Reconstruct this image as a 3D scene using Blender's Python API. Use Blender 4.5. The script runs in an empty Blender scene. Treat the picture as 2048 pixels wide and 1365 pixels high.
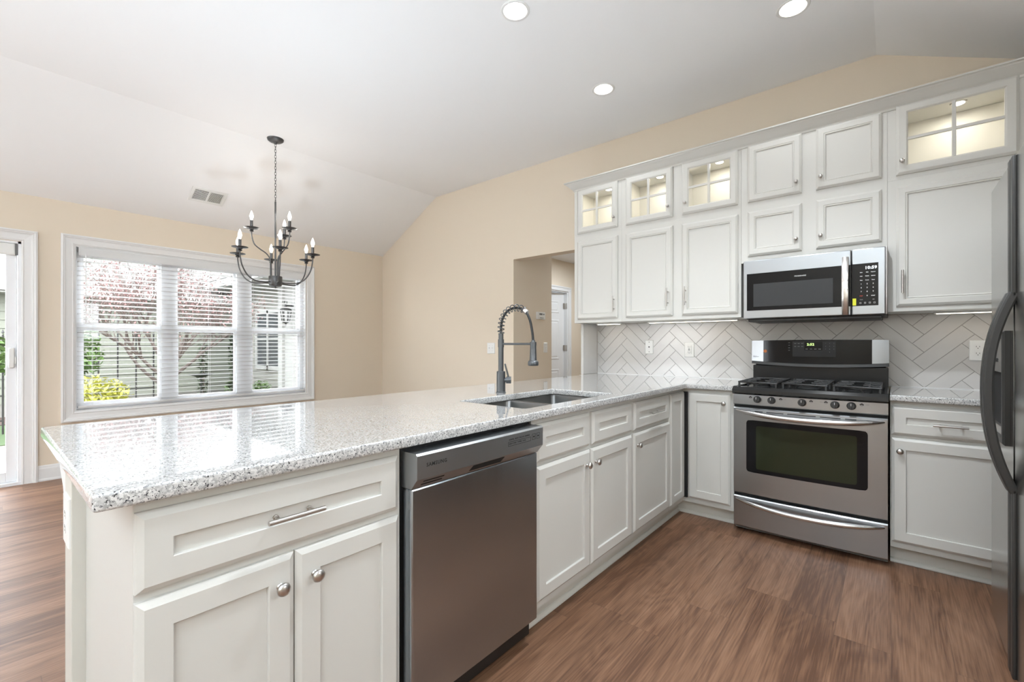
import bpy, bmesh, math, random
from mathutils import Vector, Matrix
sc = bpy.context.scene
COL = sc.collection
PI = math.pi
random.seed(7)

# ------------------------------------------------------------------ camera
CAMH = 1.1783
cam_d = bpy.data.cameras.new('camera')
cam = bpy.data.objects.new('camera', cam_d)
COL.objects.link(cam)
cam_d.sensor_fit = 'HORIZONTAL'
cam_d.sensor_width = 36.0
cam_d.lens = 899.41 / 2048 * 36
cam_d.shift_y = 7.97 / 2048
cam_d.clip_start = 0.02
cam.location = (0, 0, CAMH)
cam.rotation_euler = (PI / 2, 0, math.radians(40.135))
sc.camera = cam

# ------------------------------------------------------------------ world, sun, exposure
sc.view_settings.view_transform = 'Standard'
sc.view_settings.look = 'None'
sc.view_settings.gamma = 1
sc.view_settings.use_curve_mapping = False
sc.view_settings.exposure = 0.68
w = bpy.data.worlds.new('overcast_sky')
sc.world = w
w.use_nodes = True
nt = w.node_tree
bg = nt.nodes['Background']
bg.inputs[0].default_value = (0.90, 0.95, 1.0, 1)
bg.inputs[1].default_value = 8.0
sun_d = bpy.data.lights.new('sun', 'SUN')
sun_d.energy = 2.2
sun_d.angle = math.radians(25)
sun_d.color = (1, 0.97, 0.92)
sun = bpy.data.objects.new('sun', sun_d)
COL.objects.link(sun)
sun.rotation_euler = (math.radians(-8), math.radians(42), 0)
sun.location = (2, 0, 8)

UPE = 80  # base power of the added fill uplighters
def lamp(name, kind, loc, energy, color=(1, 1, 1), size=0.1, size_y=None, rot=(0, 0, 0), parent=None, spot=None, spread=None):
    d = bpy.data.lights.new(name, kind)
    d.energy = energy
    d.color = color
    if kind == 'AREA':
        if size_y:
            d.shape = 'RECTANGLE'; d.size = size; d.size_y = size_y
        else:
            d.shape = 'DISK'; d.size = size
        if spread: d.spread = spread
    else:
        d.shadow_soft_size = size
    if kind == 'SPOT' and spot:
        d.spot_size = spot; d.spot_blend = 0.6
    o = bpy.data.objects.new(name, d)
    COL.objects.link(o)
    if parent is not None:
        o.parent = parent
        o.location = Vector(loc) - worldloc(parent)
    else:
        o.location = loc
    o.rotation_euler = rot
    return o

# ------------------------------------------------------------------ materials
def new_mat(name):
    m = bpy.data.materials.new(name)
    m.use_nodes = True
    return m, m.node_tree, m.node_tree.nodes['Principled BSDF']
def N(nt, t, **kw):
    n = nt.nodes.new(t)
    for k, v in kw.items(): setattr(n, k, v)
    return n
def mat(name, col, rough=0.5, metal=0.0, bump=0.0, bscale=60, stretch=(1, 1, 1), var=0.0, coat=0.0, spec=None, rvar=0.0, aniso=0.0):
    m, nt, p = new_mat(name)
    p.inputs['Base Color'].default_value = (*col, 1)
    p.inputs['Roughness'].default_value = rough
    p.inputs['Metallic'].default_value = metal
    if coat: p.inputs['Coat Weight'].default_value = coat
    if spec is not None: p.inputs['Specular IOR Level'].default_value = spec
    if aniso: p.inputs['Anisotropic'].default_value = aniso
    tc = N(nt, 'ShaderNodeTexCoord'); mp = N(nt, 'ShaderNodeMapping')
    mp.inputs['Scale'].default_value = stretch
    nz = N(nt, 'ShaderNodeTexNoise'); nz.inputs['Scale'].default_value = bscale; nz.inputs['Detail'].default_value = 3
    nt.links.new(tc.outputs['Object'], mp.inputs[0]); nt.links.new(mp.outputs[0], nz.inputs['Vector'])
    if bump:
        b = N(nt, 'ShaderNodeBump'); b.inputs['Strength'].default_value = bump; b.inputs['Distance'].default_value = 0.002
        nt.links.new(nz.outputs[0], b.inputs['Height']); nt.links.new(b.outputs[0], p.inputs['Normal'])
    if var:
        mx = N(nt, 'ShaderNodeMix', data_type='RGBA')
        mx.inputs[6].default_value = (*[c * (1 - var) for c in col], 1)
        mx.inputs[7].default_value = (*[min(1, c * (1 + var)) for c in col], 1)
        nt.links.new(nz.outputs[0], mx.inputs[0]); nt.links.new(mx.outputs[2], p.inputs['Base Color'])
    if rvar:
        mr = N(nt, 'ShaderNodeMapRange')
        mr.inputs[3].default_value = max(0.02, rough - rvar); mr.inputs[4].default_value = rough + rvar
        nt.links.new(nz.outputs[0], mr.inputs[0]); nt.links.new(mr.outputs[0], p.inputs['Roughness'])
    return m
def emis(name, col, strength, base=(0.8, 0.8, 0.8)):
    m, nt, p = new_mat(name)
    p.inputs['Base Color'].default_value = (*base, 1)
    p.inputs['Emission Color'].default_value = (*col, 1)
    p.inputs['Emission Strength'].default_value = strength
    return m
def glass_mat(name, tint=(1, 1, 1), refl=0.08, rough=0.0):
    # thin pane: mostly see-through with a fresnel reflection
    m = bpy.data.materials.new(name); m.use_nodes = True
    nt = m.node_tree; nt.nodes.clear()
    out = N(nt, 'ShaderNodeOutputMaterial'); mix = N(nt, 'ShaderNodeMixShader')
    tr = N(nt, 'ShaderNodeBsdfTransparent'); tr.inputs[0].default_value = (*tint, 1)
    gl = N(nt, 'ShaderNodeBsdfGlossy'); gl.inputs['Roughness'].default_value = rough
    fr = N(nt, 'ShaderNodeFresnel'); ge = N(nt, 'ShaderNodeNewGeometry'); mr = N(nt, 'ShaderNodeMapRange')
    mr.inputs[3].default_value = 1.45; mr.inputs[4].default_value = 1 / 1.45
    nt.links.new(ge.outputs['Backfacing'], mr.inputs[0]); nt.links.new(mr.outputs[0], fr.inputs[0])
    nt.links.new(fr.outputs[0], mix.inputs[0]); nt.links.new(tr.outputs[0], mix.inputs[1]); nt.links.new(gl.outputs[0], mix.inputs[2])
    nt.links.new(mix.outputs[0], out.inputs[0])
    return m

def granite_mat():
    m, nt, p = new_mat('speckled_granite')
    tc = N(nt, 'ShaderNodeTexCoord')
    L = nt.links
    base = (0.54, 0.538, 0.53, 1)
    def noise(scale, detail=2, rough=0.5, off=0):
        mp = N(nt, 'ShaderNodeMapping'); mp.inputs['Location'].default_value = (off, off * 1.7, off * 0.6)
        n = N(nt, 'ShaderNodeTexNoise'); n.inputs['Scale'].default_value = scale; n.inputs['Detail'].default_value = detail; n.inputs['Roughness'].default_value = rough
        L.new(tc.outputs['Object'], mp.inputs[0]); L.new(mp.outputs[0], n.inputs['Vector'])
        return n.outputs[0]
    def ramp(src, a, b):
        r = N(nt, 'ShaderNodeMapRange'); r.interpolation_type = 'SMOOTHSTEP'
        r.inputs[1].default_value = a; r.inputs[2].default_value = b
        L.new(src, r.inputs[0]); return r.outputs[0]
    def mix(fac, A, B):
        x = N(nt, 'ShaderNodeMix', data_type='RGBA')
        L.new(fac, x.inputs[0])
        if isinstance(A, tuple): x.inputs[6].default_value = A
        else: L.new(A, x.inputs[6])
        x.inputs[7].default_value = B
        return x.outputs[2]
    c = mix(ramp(noise(110, 3, .6), .44, .58), base, (0.40, 0.397, 0.39, 1))
    c = mix(ramp(noise(190, 2, .5, 3), .52, .57), c, (0.68, 0.675, 0.66, 1))
    c = mix(ramp(noise(150, 3, .6, 7), .58, .62), c, (0.22, 0.22, 0.225, 1))
    c = mix(ramp(noise(200, 2, .55, 11), .63, .66), c, (0.035, 0.035, 0.04, 1))
    L.new(c, p.inputs['Base Color'])
    p.inputs['Roughness'].default_value = 0.035
    p.inputs['Coat Weight'].default_value = 0.7
    p.inputs['Coat IOR'].default_value = 1.5
    p.inputs['Coat Roughness'].default_value = 0.015
    return m

def plank_mat():
    m, nt, p = new_mat('oak_plank_floor')
    L = nt.links
    tc = N(nt, 'ShaderNodeTexCoord'); sep = N(nt, 'ShaderNodeSeparateXYZ'); L.new(tc.outputs['Object'], sep.inputs[0])
    def M(op, a, b=None):
        n = N(nt, 'ShaderNodeMath', operation=op)
        for i, v in enumerate((a, b)):
            if v is None: continue
            if isinstance(v, (int, float)): n.inputs[i].default_value = v
            else: L.new(v, n.inputs[i])
        return n.outputs[0]
    PW, PL = 0.178, 1.22
    xs = M('DIVIDE', sep.outputs[0], PW); ci = M('FLOOR', xs)
    wn = N(nt, 'ShaderNodeTexWhiteNoise', noise_dimensions='1D'); L.new(ci, wn.inputs['W'])
    ys = M('ADD', M('DIVIDE', sep.outputs[1], PL), wn.outputs['Value']); ri = M('FLOOR', ys)
    cmb = N(nt, 'ShaderNodeCombineXYZ'); L.new(ci, cmb.inputs[0]); L.new(ri, cmb.inputs[1])
    wid = N(nt, 'ShaderNodeTexWhiteNoise', noise_dimensions='2D'); L.new(cmb.outputs[0], wid.inputs['Vector'])
    pid = wid.outputs['Value']
    # grain coordinates, shifted per plank
    gx = M('ADD', sep.outputs[0], M('MULTIPLY', pid, 37.0)); gy = M('ADD', sep.outputs[1], M('MULTIPLY', pid, 91.0))
    def grain(sx, sy, scale, det, dist=0.0):
        cb = N(nt, 'ShaderNodeCombineXYZ'); L.new(M('MULTIPLY', gx, sx), cb.inputs[0]); L.new(M('MULTIPLY', gy, sy), cb.inputs[1])
        n = N(nt, 'ShaderNodeTexNoise'); n.inputs['Scale'].default_value = scale; n.inputs['Detail'].default_value = det; n.inputs['Distortion'].default_value = dist
        L.new(cb.outputs[0], n.inputs['Vector']); return n.outputs[0]
    g1 = grain(14, .9, 1.0, 6, .8); g2 = grain(170, 5, 1.0, 5); g3 = grain(4.2, 0.9, 1.0, 1.5, .4)
    # cathedral rings
    rings = M('ABSOLUTE', M('SUBTRACT', M('FRACT', M('MULTIPLY', g3, 15.0)), 0.5))
    t = M('ADD', M('ADD', M('MULTIPLY', g1, 0.50), M('MULTIPLY', g2, 0.46)), M('MULTIPLY', rings, 0.11))
    t = M('ADD', t, M('MULTIPLY', M('SUBTRACT', pid, 0.5), 0.11))
    cr = N(nt, 'ShaderNodeValToRGB'); L.new(t, cr.inputs[0])
    e = cr.color_ramp.elements
    e[0].position = 0.40; e[0].color = FLOOR_DARK
    e[1].position = 0.66; e[1].color = FLOOR_LIGHT
    x = cr.color_ramp.elements.new(0.52); x.color = FLOOR_MID
    # knots
    kn = grain(5.5, 2.2, 1.0, 1); kr = N(nt, 'ShaderNodeMapRange'); kr.interpolation_type = 'SMOOTHSTEP'
    kr.inputs[1].default_value = 0.74; kr.inputs[2].default_value = 0.80; L.new(kn, kr.inputs[0])
    k = N(nt, 'ShaderNodeMix', data_type='RGBA'); L.new(M('MULTIPLY', kr.outputs[0], 0.7), k.inputs[0]); L.new(cr.outputs[0], k.inputs[6]); k.inputs[7].default_value = (0.06, 0.035, 0.022, 1)
    # seams
    fx = M('FRACT', xs); fy = M('FRACT', ys)
    sx = M('LESS_THAN', M('MULTIPLY', M('MINIMUM', fx, M('SUBTRACT', 1.0, fx)), PW), 0.0009)
    sy = M('LESS_THAN', M('MULTIPLY', M('MINIMUM', fy, M('SUBTRACT', 1.0, fy)), PL), 0.0009)
    seam = M('MULTIPLY', M('MAXIMUM', sx, sy), 0.5)
    s = N(nt, 'ShaderNodeMix', data_type='RGBA'); L.new(seam, s.inputs[0]); L.new(k.outputs[2], s.inputs[6]); s.inputs[7].default_value = (0.07, 0.04, 0.025, 1)
    L.new(s.outputs[2], p.inputs['Base Color'])
    p.inputs['Roughness'].default_value = 0.40; p.inputs['Specular IOR Level'].default_value = 0.35
    b = N(nt, 'ShaderNodeBump'); b.inputs['Strength'].default_value = 0.12; b.inputs['Distance'].default_value = 0.002
    L.new(g2, b.inputs['Height']); L.new(b.outputs[0], p.inputs['Normal'])
    return m
FLOOR_DARK = (0.110, 0.053, 0.030, 1); FLOOR_MID = (0.190, 0.098, 0.056, 1); FLOOR_LIGHT = (0.275, 0.152, 0.092, 1)

M_wall = mat('beige_wall_paint', (0.77, 0.675, 0.55), 0.75, bump=0.05, bscale=250)
M_wall_hall = M_wall
M_ceil = mat('white_ceiling_paint', (0.89, 0.89, 0.89), 0.85, bump=0.04, bscale=200)
M_trim = mat('white_trim_paint', (0.78, 0.78, 0.775), 0.35, bump=0.01, bscale=40)
M_cab = mat('white_cabinet_paint', (0.62, 0.608, 0.57), 0.38, bump=0.015, bscale=120, stretch=(1, 1, .1))
M_cabdark = mat('cabinet_toe_paint', (0.62, 0.60, 0.545), 0.45)
M_granite = granite_mat()
M_floor = plank_mat()
M_tile = mat('glazed_white_tile', (0.58, 0.562, 0.54), 0.18, bump=0.03, bscale=14, var=0.03)
M_grout = mat('grout', (0.36, 0.34, 0.32), 0.9, bump=0.2, bscale=300)
M_steel = mat('brushed_stainless', (0.39, 0.405, 0.42), 0.30, 1.0, bump=0.012, bscale=60, stretch=(1, 1, 30), rvar=0.02)
M_steelh = mat('satin_stainless_handle', (0.66, 0.65, 0.64), 0.22, 1.0)
M_dw = mat('dark_brushed_stainless', (0.42, 0.465, 0.51), 0.26, 1.0, bump=0.5, bscale=1.6, stretch=(1, 5, .35))
M_dwtop = mat('dishwasher_panel_stainless', (0.46, 0.48, 0.50), 0.34, 1.0)
M_fridge = mat('fridge_stainless', (0.50, 0.495, 0.48), 0.24, 1.0, bump=0.01, bscale=30, stretch=(1, 1, 40))
M_nickel = mat('brushed_nickel', (0.55, 0.53, 0.51), 0.3, 1.0)
M_black = mat('black_plastic', (0.012, 0.012, 0.012), 0.38)
M_blackgloss = mat('black_glass', (0.008, 0.008, 0.009), 0.10, spec=0.22)
M_charcoal = mat('charcoal_plastic', (0.035, 0.034, 0.032), 0.42)
M_iron = mat('cast_iron', (0.03, 0.03, 0.03), 0.5, bump=0.3, bscale=300)
M_enamel = mat('black_enamel', (0.018, 0.018, 0.018), 0.2, spec=0.3)
M_gun = mat('gunmetal_faucet', (0.13, 0.138, 0.145), 0.38, 0.8)
M_chand = mat('dark_bronze_metal', (0.11, 0.11, 0.112), 0.36, 0.8)
M_white = mat('white_plastic', (0.80, 0.80, 0.78), 0.35)
M_blind = mat('white_blind_slat', (0.90, 0.90, 0.90), 0.45)
_nt = M_blind.node_tree
_tl = N(_nt, 'ShaderNodeBsdfTranslucent'); _tl.inputs[0].default_value = (.92, .92, .92, 1)
_mx = N(_nt, 'ShaderNodeMixShader'); _mx.inputs[0].default_value = 0.42
_nt.links.new(_nt.nodes['Principled BSDF'].outputs[0], _mx.inputs[1]); _nt.links.new(_tl.outputs[0], _mx.inputs[2]); _nt.links.new(_mx.outputs[0], _nt.nodes['Material Output'].inputs[0])
M_cord = mat('blind_cord', (0.75, 0.75, 0.75), 0.8)
M_vinyl = mat('white_vinyl', (0.87, 0.88, 0.90), 0.4)
M_slot = mat('dark_slot', (0.01, 0.01, 0.01), 0.8)
M_sink = mat('sink_steel', (0.20, 0.20, 0.195), 0.32, 1.0, bump=0.05, bscale=30, stretch=(1, 30, 1))
M_glass = glass_mat('clear_glass')
M_cabin = mat('cream_cabinet_interior', (0.80, 0.78, 0.71), 0.6)
M_yellow = mat('yellow_sticker', (0.75, 0.75, 0.03), 0.5)
M_print = mat('light_print', (0.75, 0.75, 0.75), 0.5)
M_printdim = mat('dim_grey_print', (0.20, 0.20, 0.20), 0.5)
M_darkprint = mat('dark_print', (0.03, 0.03, 0.03), 0.5)
M_redprint = mat('red_print', (0.5, 0.05, 0.03), 0.5)
M_copper = mat('copper_decal', (0.45, 0.16, 0.06), 0.3, 0.6)
M_gasket = mat('grey_gasket', (0.15, 0.15, 0.15), 0.6)
M_bulb = emis('lit_bulb', (1, 0.93, 0.82), 5)
M_canlight = emis('lit_can_lens', (1, 0.96, 0.88), 14)
M_puck = emis('lit_puck', (1, 0.93, 0.78), 12)
M_bar = emis('lit_led_bar', (1, 0.90, 0.74), 2.4)
M_led_w = emis('white_led', (0.75, 0.88, 1), 1.3)
M_led_g = emis('green_led', (0.55, 1, 0.1), 1.0)
# outdoors
M_siding = mat('sage_siding', (0.14, 0.148, 0.12), 0.7, bump=0.1, bscale=20)
M_siding2 = mat('cream_siding', (0.20, 0.198, 0.175), 0.7)
M_shingle = mat('grey_shingles', (0.06, 0.06, 0.055), 0.9, bump=0.6, bscale=30, var=0.3)
M_conc = mat('patio_concrete', (0.17, 0.165, 0.15), 0.9, bump=0.2, bscale=50, var=0.08)
M_grass = mat('lawn_grass', (0.04, 0.07, 0.025), 0.9, bump=1.0, bscale=90, var=0.35)
M_mulch = mat('brown_mulch', (0.05, 0.03, 0.024), 0.95, bump=1.0, bscale=60, var=0.5)
M_bark = mat('tree_bark', (0.075, 0.058, 0.05), 0.9, bump=0.8, bscale=30, var=0.3)
M_bloss = mat('pink_buds', (0.22, 0.125, 0.12), 0.8, var=0.2)
M_leafy = mat('yellow_green_leaf', (0.30, 0.30, 0.03), 0.6, var=0.35, bscale=8)
M_leafg = mat('green_leaf', (0.07, 0.13, 0.03), 0.6, var=0.35, bscale=8)
M_leafd = mat('dark_vine_leaf', (0.03, 0.045, 0.02), 0.7, var=0.3, bscale=8)
M_outtrim = mat('weathered_cream_trim', (0.30, 0.30, 0.285), 0.6)
M_ironfence = mat('black_wrought_iron', (0.015, 0.015, 0.015), 0.5)
M_winglass = mat('dark_window_glass', (0.05, 0.055, 0.06), 0.08)

# ------------------------------------------------------------------ mesh builder
def worldloc(o):
    v = Vector(o.location)
    p = o.parent
    while p is not None:
        v = v + Vector(p.location); p = p.parent
    return v

class MB:
    def __init__(s): s.bm = bmesh.new()
    def merge(s, b2):
        me = bpy.data.meshes.new('tmp'); b2.to_mesh(me); b2.free()
        s.bm.from_mesh(me); bpy.data.meshes.remove(me)
        return s
    def box(s, x0, x1, y0, y1, z0, z1, bev=0.0, seg=2):
        b = bmesh.new()
        bmesh.ops.create_cube(b, size=1)
        x0, x1 = min(x0, x1), max(x0, x1); y0, y1 = min(y0, y1), max(y0, y1); z0, z1 = min(z0, z1), max(z0, z1)
        for v in b.verts:
            v.co = Vector((x0 + (v.co.x + .5) * (x1 - x0), y0 + (v.co.y + .5) * (y1 - y0), z0 + (v.co.z + .5) * (z1 - z0)))
        if bev:
            bev = min(bev, 0.49 * min(x1 - x0, y1 - y0, z1 - z0))
            bmesh.ops.bevel(b, geom=list(b.edges), offset=bev, segments=seg, profile=0.5, affect='EDGES')
        return s.merge(b)
    def obox(s, mp, u0, u1, w0, w1, d0, d1, bev=0.0):
        a = mp(u0, w0, d0); b = mp(u1, w1, d1)
        return s.box(a[0], b[0], a[1], b[1], a[2], b[2], bev)
    def cyl(s, p0, p1, r, r2=None, seg=16, caps=True):
        p0, p1 = Vector(p0), Vector(p1)
        r2 = r if r2 is None else r2
        b = bmesh.new()
        L = (p1 - p0).length
        bmesh.ops.create_cone(b, cap_ends=caps, segments=seg, radius1=r, radius2=r2, depth=L)
        q = Vector((0, 0, 1)).rotation_difference((p1 - p0).normalized())
        bmesh.ops.transform(b, matrix=Matrix.Translation((p0 + p1) / 2) @ q.to_matrix().to_4x4(), verts=b.verts)
        return s.merge(b)
    def lathe(s, prof, c, axis=(0, 0, 1), seg=24):
        # prof: list of (radius, height along axis)
        b = bmesh.new()
        q = Vector((0, 0, 1)).rotation_difference(Vector(axis).normalized())
        rings = []
        for r, h in prof:
            if r < 1e-6:
                rings.append([b.verts.new(q @ Vector((0, 0, h)) + Vector(c))])
            else:
                rings.append([b.verts.new(q @ Vector((r * math.cos(2 * PI * i / seg), r * math.sin(2 * PI * i / seg), h)) + Vector(c)) for i in range(seg)])
        for A, B in zip(rings, rings[1:]):
            for i in range(seg):
                j = (i + 1) % seg
                if len(A) == 1 and len(B) == 1: continue
                if len(A) == 1: b.faces.new([A[0], B[i], B[j]])
                elif len(B) == 1: b.faces.new([A[i], A[j], B[0]])
                else: b.faces.new([A[i], A[j], B[j], B[i]])
        return s.merge(b)
    def tube(s, pts, r, seg=10, closed=False):
        pts = [Vector(p) for p in pts]
        n = len(pts)
        b = bmesh.new()
        rings = []
        up = None
        for i, p in enumerate(pts):
            if closed: t = (pts[(i + 1) % n] - pts[i - 1]).normalized()
            else: t = (pts[min(i + 1, n - 1)] - pts[max(i - 1, 0)]).normalized()
            if up is None:
                up = t.orthogonal().normalized()
            up = (up - t * up.dot(t)).normalized()
            sd = t.cross(up)
            rr = r[i] if isinstance(r, (list, tuple)) else r
            rings.append([b.verts.new(p + (up * math.cos(2 * PI * k / seg) + sd * math.sin(2 * PI * k / seg)) * rr) for k in range(seg)])
        m = n if closed else n - 1
        for i in range(m):
            A, B = rings[i], rings[(i + 1) % n]
            for k in range(seg):
                b.faces.new([A[k], A[(k + 1) % seg], B[(k + 1) % seg], B[k]])
        if not closed:
            b.faces.new(rings[0]); b.faces.new(rings[-1])
        return s.merge(b)
    def ribbon(s, pts, hw, ht, side):
        # rectangular section swept along pts; side: wide axis
        pts = [Vector(p) for p in pts]; side = Vector(side).normalized()
        b = bmesh.new(); rings = []
        n = len(pts)
        for i, p in enumerate(pts):
            t = (pts[min(i + 1, n - 1)] - pts[max(i - 1, 0)]).normalized()
            nn = t.cross(side).normalized()
            rings.append([b.verts.new(p + side * a * hw + nn * c * ht) for a, c in ((-1, -.6), (-.8, -1), (.8, -1), (1, -.6), (1, .6), (.8, 1), (-.8, 1), (-1, .6))])
        for A, B in zip(rings, rings[1:]):
            for k in range(8): b.faces.new([A[k], A[(k + 1) % 8], B[(k + 1) % 8], B[k]])
        b.faces.new(rings[0]); b.faces.new(rings[-1])
        return s.merge(b)
    def prism(s, poly, v, mp=None):
        # poly: list of 3d points; v: extrusion vector
        b = bmesh.new(); v = Vector(v)
        A = [b.verts.new(Vector(p)) for p in poly]; B = [b.verts.new(Vector(p) + v) for p in poly]
        n = len(A)
        b.faces.new(A); b.faces.new(B[::-1])
        for i in range(n): b.faces.new([A[i], A[(i + 1) % n], B[(i + 1) % n], B[i]])
        return s.merge(b)
    def rings(s, mp, u0, u1, w0, w1, prof, hole=False):
        # nested rectangles; prof = [(inset, depth)], last one filled unless hole
        b = bmesh.new(); R = []
        for ins, d in prof:
            R.append([b.verts.new(Vector(mp(*q, d))) for q in ((u0 + ins, w0 + ins), (u1 - ins, w0 + ins), (u1 - ins, w1 - ins), (u0 + ins, w1 - ins))])
        for A, B in zip(R, R[1:]):
            for k in range(4): b.faces.new([A[k], A[(k + 1) % 4], B[(k + 1) % 4], B[k]])
        if not hole:
            b.faces.new(R[-1]); b.faces.new(R[0][::-1])
        else:
            for k in range(4): b.faces.new([R[-1][k], R[-1][(k + 1) % 4], R[0][(k + 1) % 4], R[0][k]])
        return s.merge(b)
    def quad(s, *pts):
        vs = [s.bm.verts.new(Vector(p)) for p in pts]; s.bm.faces.new(vs); return s
    def build(s, name, material, parent=None, smooth=None, recalc=True):
        if recalc: bmesh.ops.recalc_face_normals(s.bm, faces=s.bm.faces)
        if parent is not None:
            wl = worldloc(parent)
            bmesh.ops.translate(s.bm, vec=-wl, verts=s.bm.verts)
        me = bpy.data.meshes.new(name)
        s.bm.to_mesh(me); s.bm.free()
        me.materials.append(material)
        if smooth is not None:
            try: me.set_sharp_from_angle(angle=math.radians(smooth))
            except Exception: pass
            for p in me.polygons: p.use_smooth = not (max(abs(c_) for c_ in p.normal) > .9999 and p.area > 3e-4)
        o = bpy.data.objects.new(name, me)
        COL.objects.link(o)
        if parent is not None: o.parent = parent
        return o

def tag(o, label=None, cat=None, group=None, kind=None):
    if label: o['label'] = label
    if cat: o['category'] = cat
    if group: o['group'] = group
    if kind: o['kind'] = kind
    return o
def thing(name, label, cat, loc, group=None, kind=None):
    o = bpy.data.objects.new(name, None); COL.objects.link(o)
    o.empty_display_size = 0.05
    o.location = loc
    return tag(o, label, cat, group, kind)
def single(name, mb, m, loc, label, cat, group=None, kind=None, smooth=None):
    bmesh.ops.translate(mb.bm, vec=-Vector(loc), verts=mb.bm.verts)
    o = mb.build(name, m, None, smooth)
    o.location = loc
    return tag(o, label, cat, group, kind)
def structure(name, mb, m, label=None, smooth=None):
    o = mb.build(name, m, None, smooth); o['kind'] = 'structure'
    if label: o['label'] = label
    return o
def copy_tree(o, loc, label=None):
    r = o.copy(); COL.objects.link(r); r.location = loc
    if label: r['label'] = label
    for ch in list(o.children):
        c = ch.copy(); COL.objects.link(c); c.parent = r
        for g in list(ch.children):
            d = g.copy(); COL.objects.link(d); d.parent = c
    return r
def text_mesh(s, size, mp, u, w, d, align='LEFT', extr=0.0003, bold=0.0, sx=1.0, sp=1.0):
    """text laid in the (u,w) plane of mp, returned as MB"""
    cu = bpy.data.curves.new('t', 'FONT'); cu.body = s; cu.size = size; cu.extrude = extr; cu.align_x = align; cu.offset = bold; cu.resolution_u = 2; cu.space_character = sp
    ob = bpy.data.objects.new('t', cu); COL.objects.link(ob)
    dg = bpy.context.evaluated_depsgraph_get()
    me = bpy.data.meshes.new_from_object(ob.evaluated_get(dg))
    mb = MB(); mb.bm.from_mesh(me)
    for v in mb.bm.verts: v.co = Vector(mp(u + v.co.x * sx, w + v.co.y, d + v.co.z))
    bpy.data.objects.remove(ob); bpy.data.curves.remove(cu); bpy.data.meshes.remove(me)
    return mb
def bez(P, n=10):
    """Catmull-Rom through P"""
    P = [Vector(p) for p in P]; out = []
    for i in range(len(P) - 1):
        p0 = P[max(i - 1, 0)]; p1 = P[i]; p2 = P[i + 1]; p3 = P[min(i + 2, len(P) - 1)]
        for k in range(n):
            t = k / n
            out.append(0.5 * ((2 * p1) + (-p0 + p2) * t + (2 * p0 - 5 * p1 + 4 * p2 - p3) * t * t + (-p0 + 3 * p1 - 3 * p2 + p3) * t ** 3))
    out.append(P[-1]); return out

# ------------------------------------------------------------------ key planes
XW = -5.618      # window wall
YW = 3.762       # range wall
XR = 1.28        # wall behind the fridge
YB = -4.4        # wall behind the camera
ZC0, ZC1 = 2.4565, 3.065
XC1, XC2 = -4.4376, -0.073
XP, XB = -1.066, -2.09   # peninsula counter edges
YE = 0.128
ZT, ZU = 0.914, 0.882
def PX(xf): return lambda u, w, d: (xf + d, u, w)        # faces +X
def NY(yf): return lambda u, w, d: (u, yf - d, w)        # faces -Y
def NX(xf): return lambda u, w, d: (xf - d, -u, w)       # faces -X (u = -Y)
def PY(yf): return lambda u, w, d: (-u, yf + d, w)       # faces +Y

# ------------------------------------------------------------------ room shell
b = MB(); b.box(XW - .1, XR + .1, YB - .1, 7.4, -0.06, 0.0)
structure('floor', b, M_floor)
T = 0.12
# wall_left (window wall) with window and sliding door openings
WY0, WY1, WZ0, WZ1 = 0.555, 2.652, 0.574, 2.078
DY0, DY1, DZ1 = -1.65, 0.232, 2.05
b = MB()
b.box(XW - T, XW, YB - .1, DY0, 0, ZC0); b.box(XW - T, XW, DY0, DY1, DZ1, ZC0)
b.box(XW - T, XW, DY1, WY0, 0, ZC0); b.box(XW - T, XW, WY0, WY1, 0, WZ0); b.box(XW - T, XW, WY0, WY1, WZ1, ZC0)
b.box(XW - T, XW, WY1, YW + T, 0, ZC0)
structure('wall_left', b, M_wall)
# wall_back = range wall with passage opening and vaulted top
OX0, OX1, OZ = -3.15, -2.24, 2.112
b = MB()
b.box(XW, OX0, YW, YW + T, 0, ZC0); b.box(OX0, OX1, YW, YW + T, OZ, ZC0); b.box(OX1, XR, YW, YW + T, 0, ZC0)
b.prism([(XW, YW, ZC0), (XR, YW, ZC0), (XC2, YW, ZC1), (XC1, YW, ZC1)], (0, T, 0))
b.box(-2.137, -2.12, 3.507, YW, 0.0, 1.371)
structure('wall_back', b, M_wall)
b = MB(); b.box(XR, XR + T, YB - .1, 1.05, 0, ZC0); b.box(XR, XR + T, 1.68, YW + T, 0, ZC0)
b.box(XR, XR + T, 1.05, 1.68, 0, 1.25); b.box(XR, XR + T, 1.05, 1.68, 2.1, ZC0)
structure('wall_right', b, M_wall)
b = MB()  # unseen window, added to light the peninsula fronts from the right
for y in (1.05, 1.63): b.box(XR + .03, XR + .09, y, y + .05, 1.25, 2.1)
b.box(XR + .03, XR + .09, 1.05, 1.68, 1.25, 1.3); b.box(XR + .03, XR + .09, 1.05, 1.68, 2.05, 2.1)
structure('window_9', b, M_vinyl)
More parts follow.
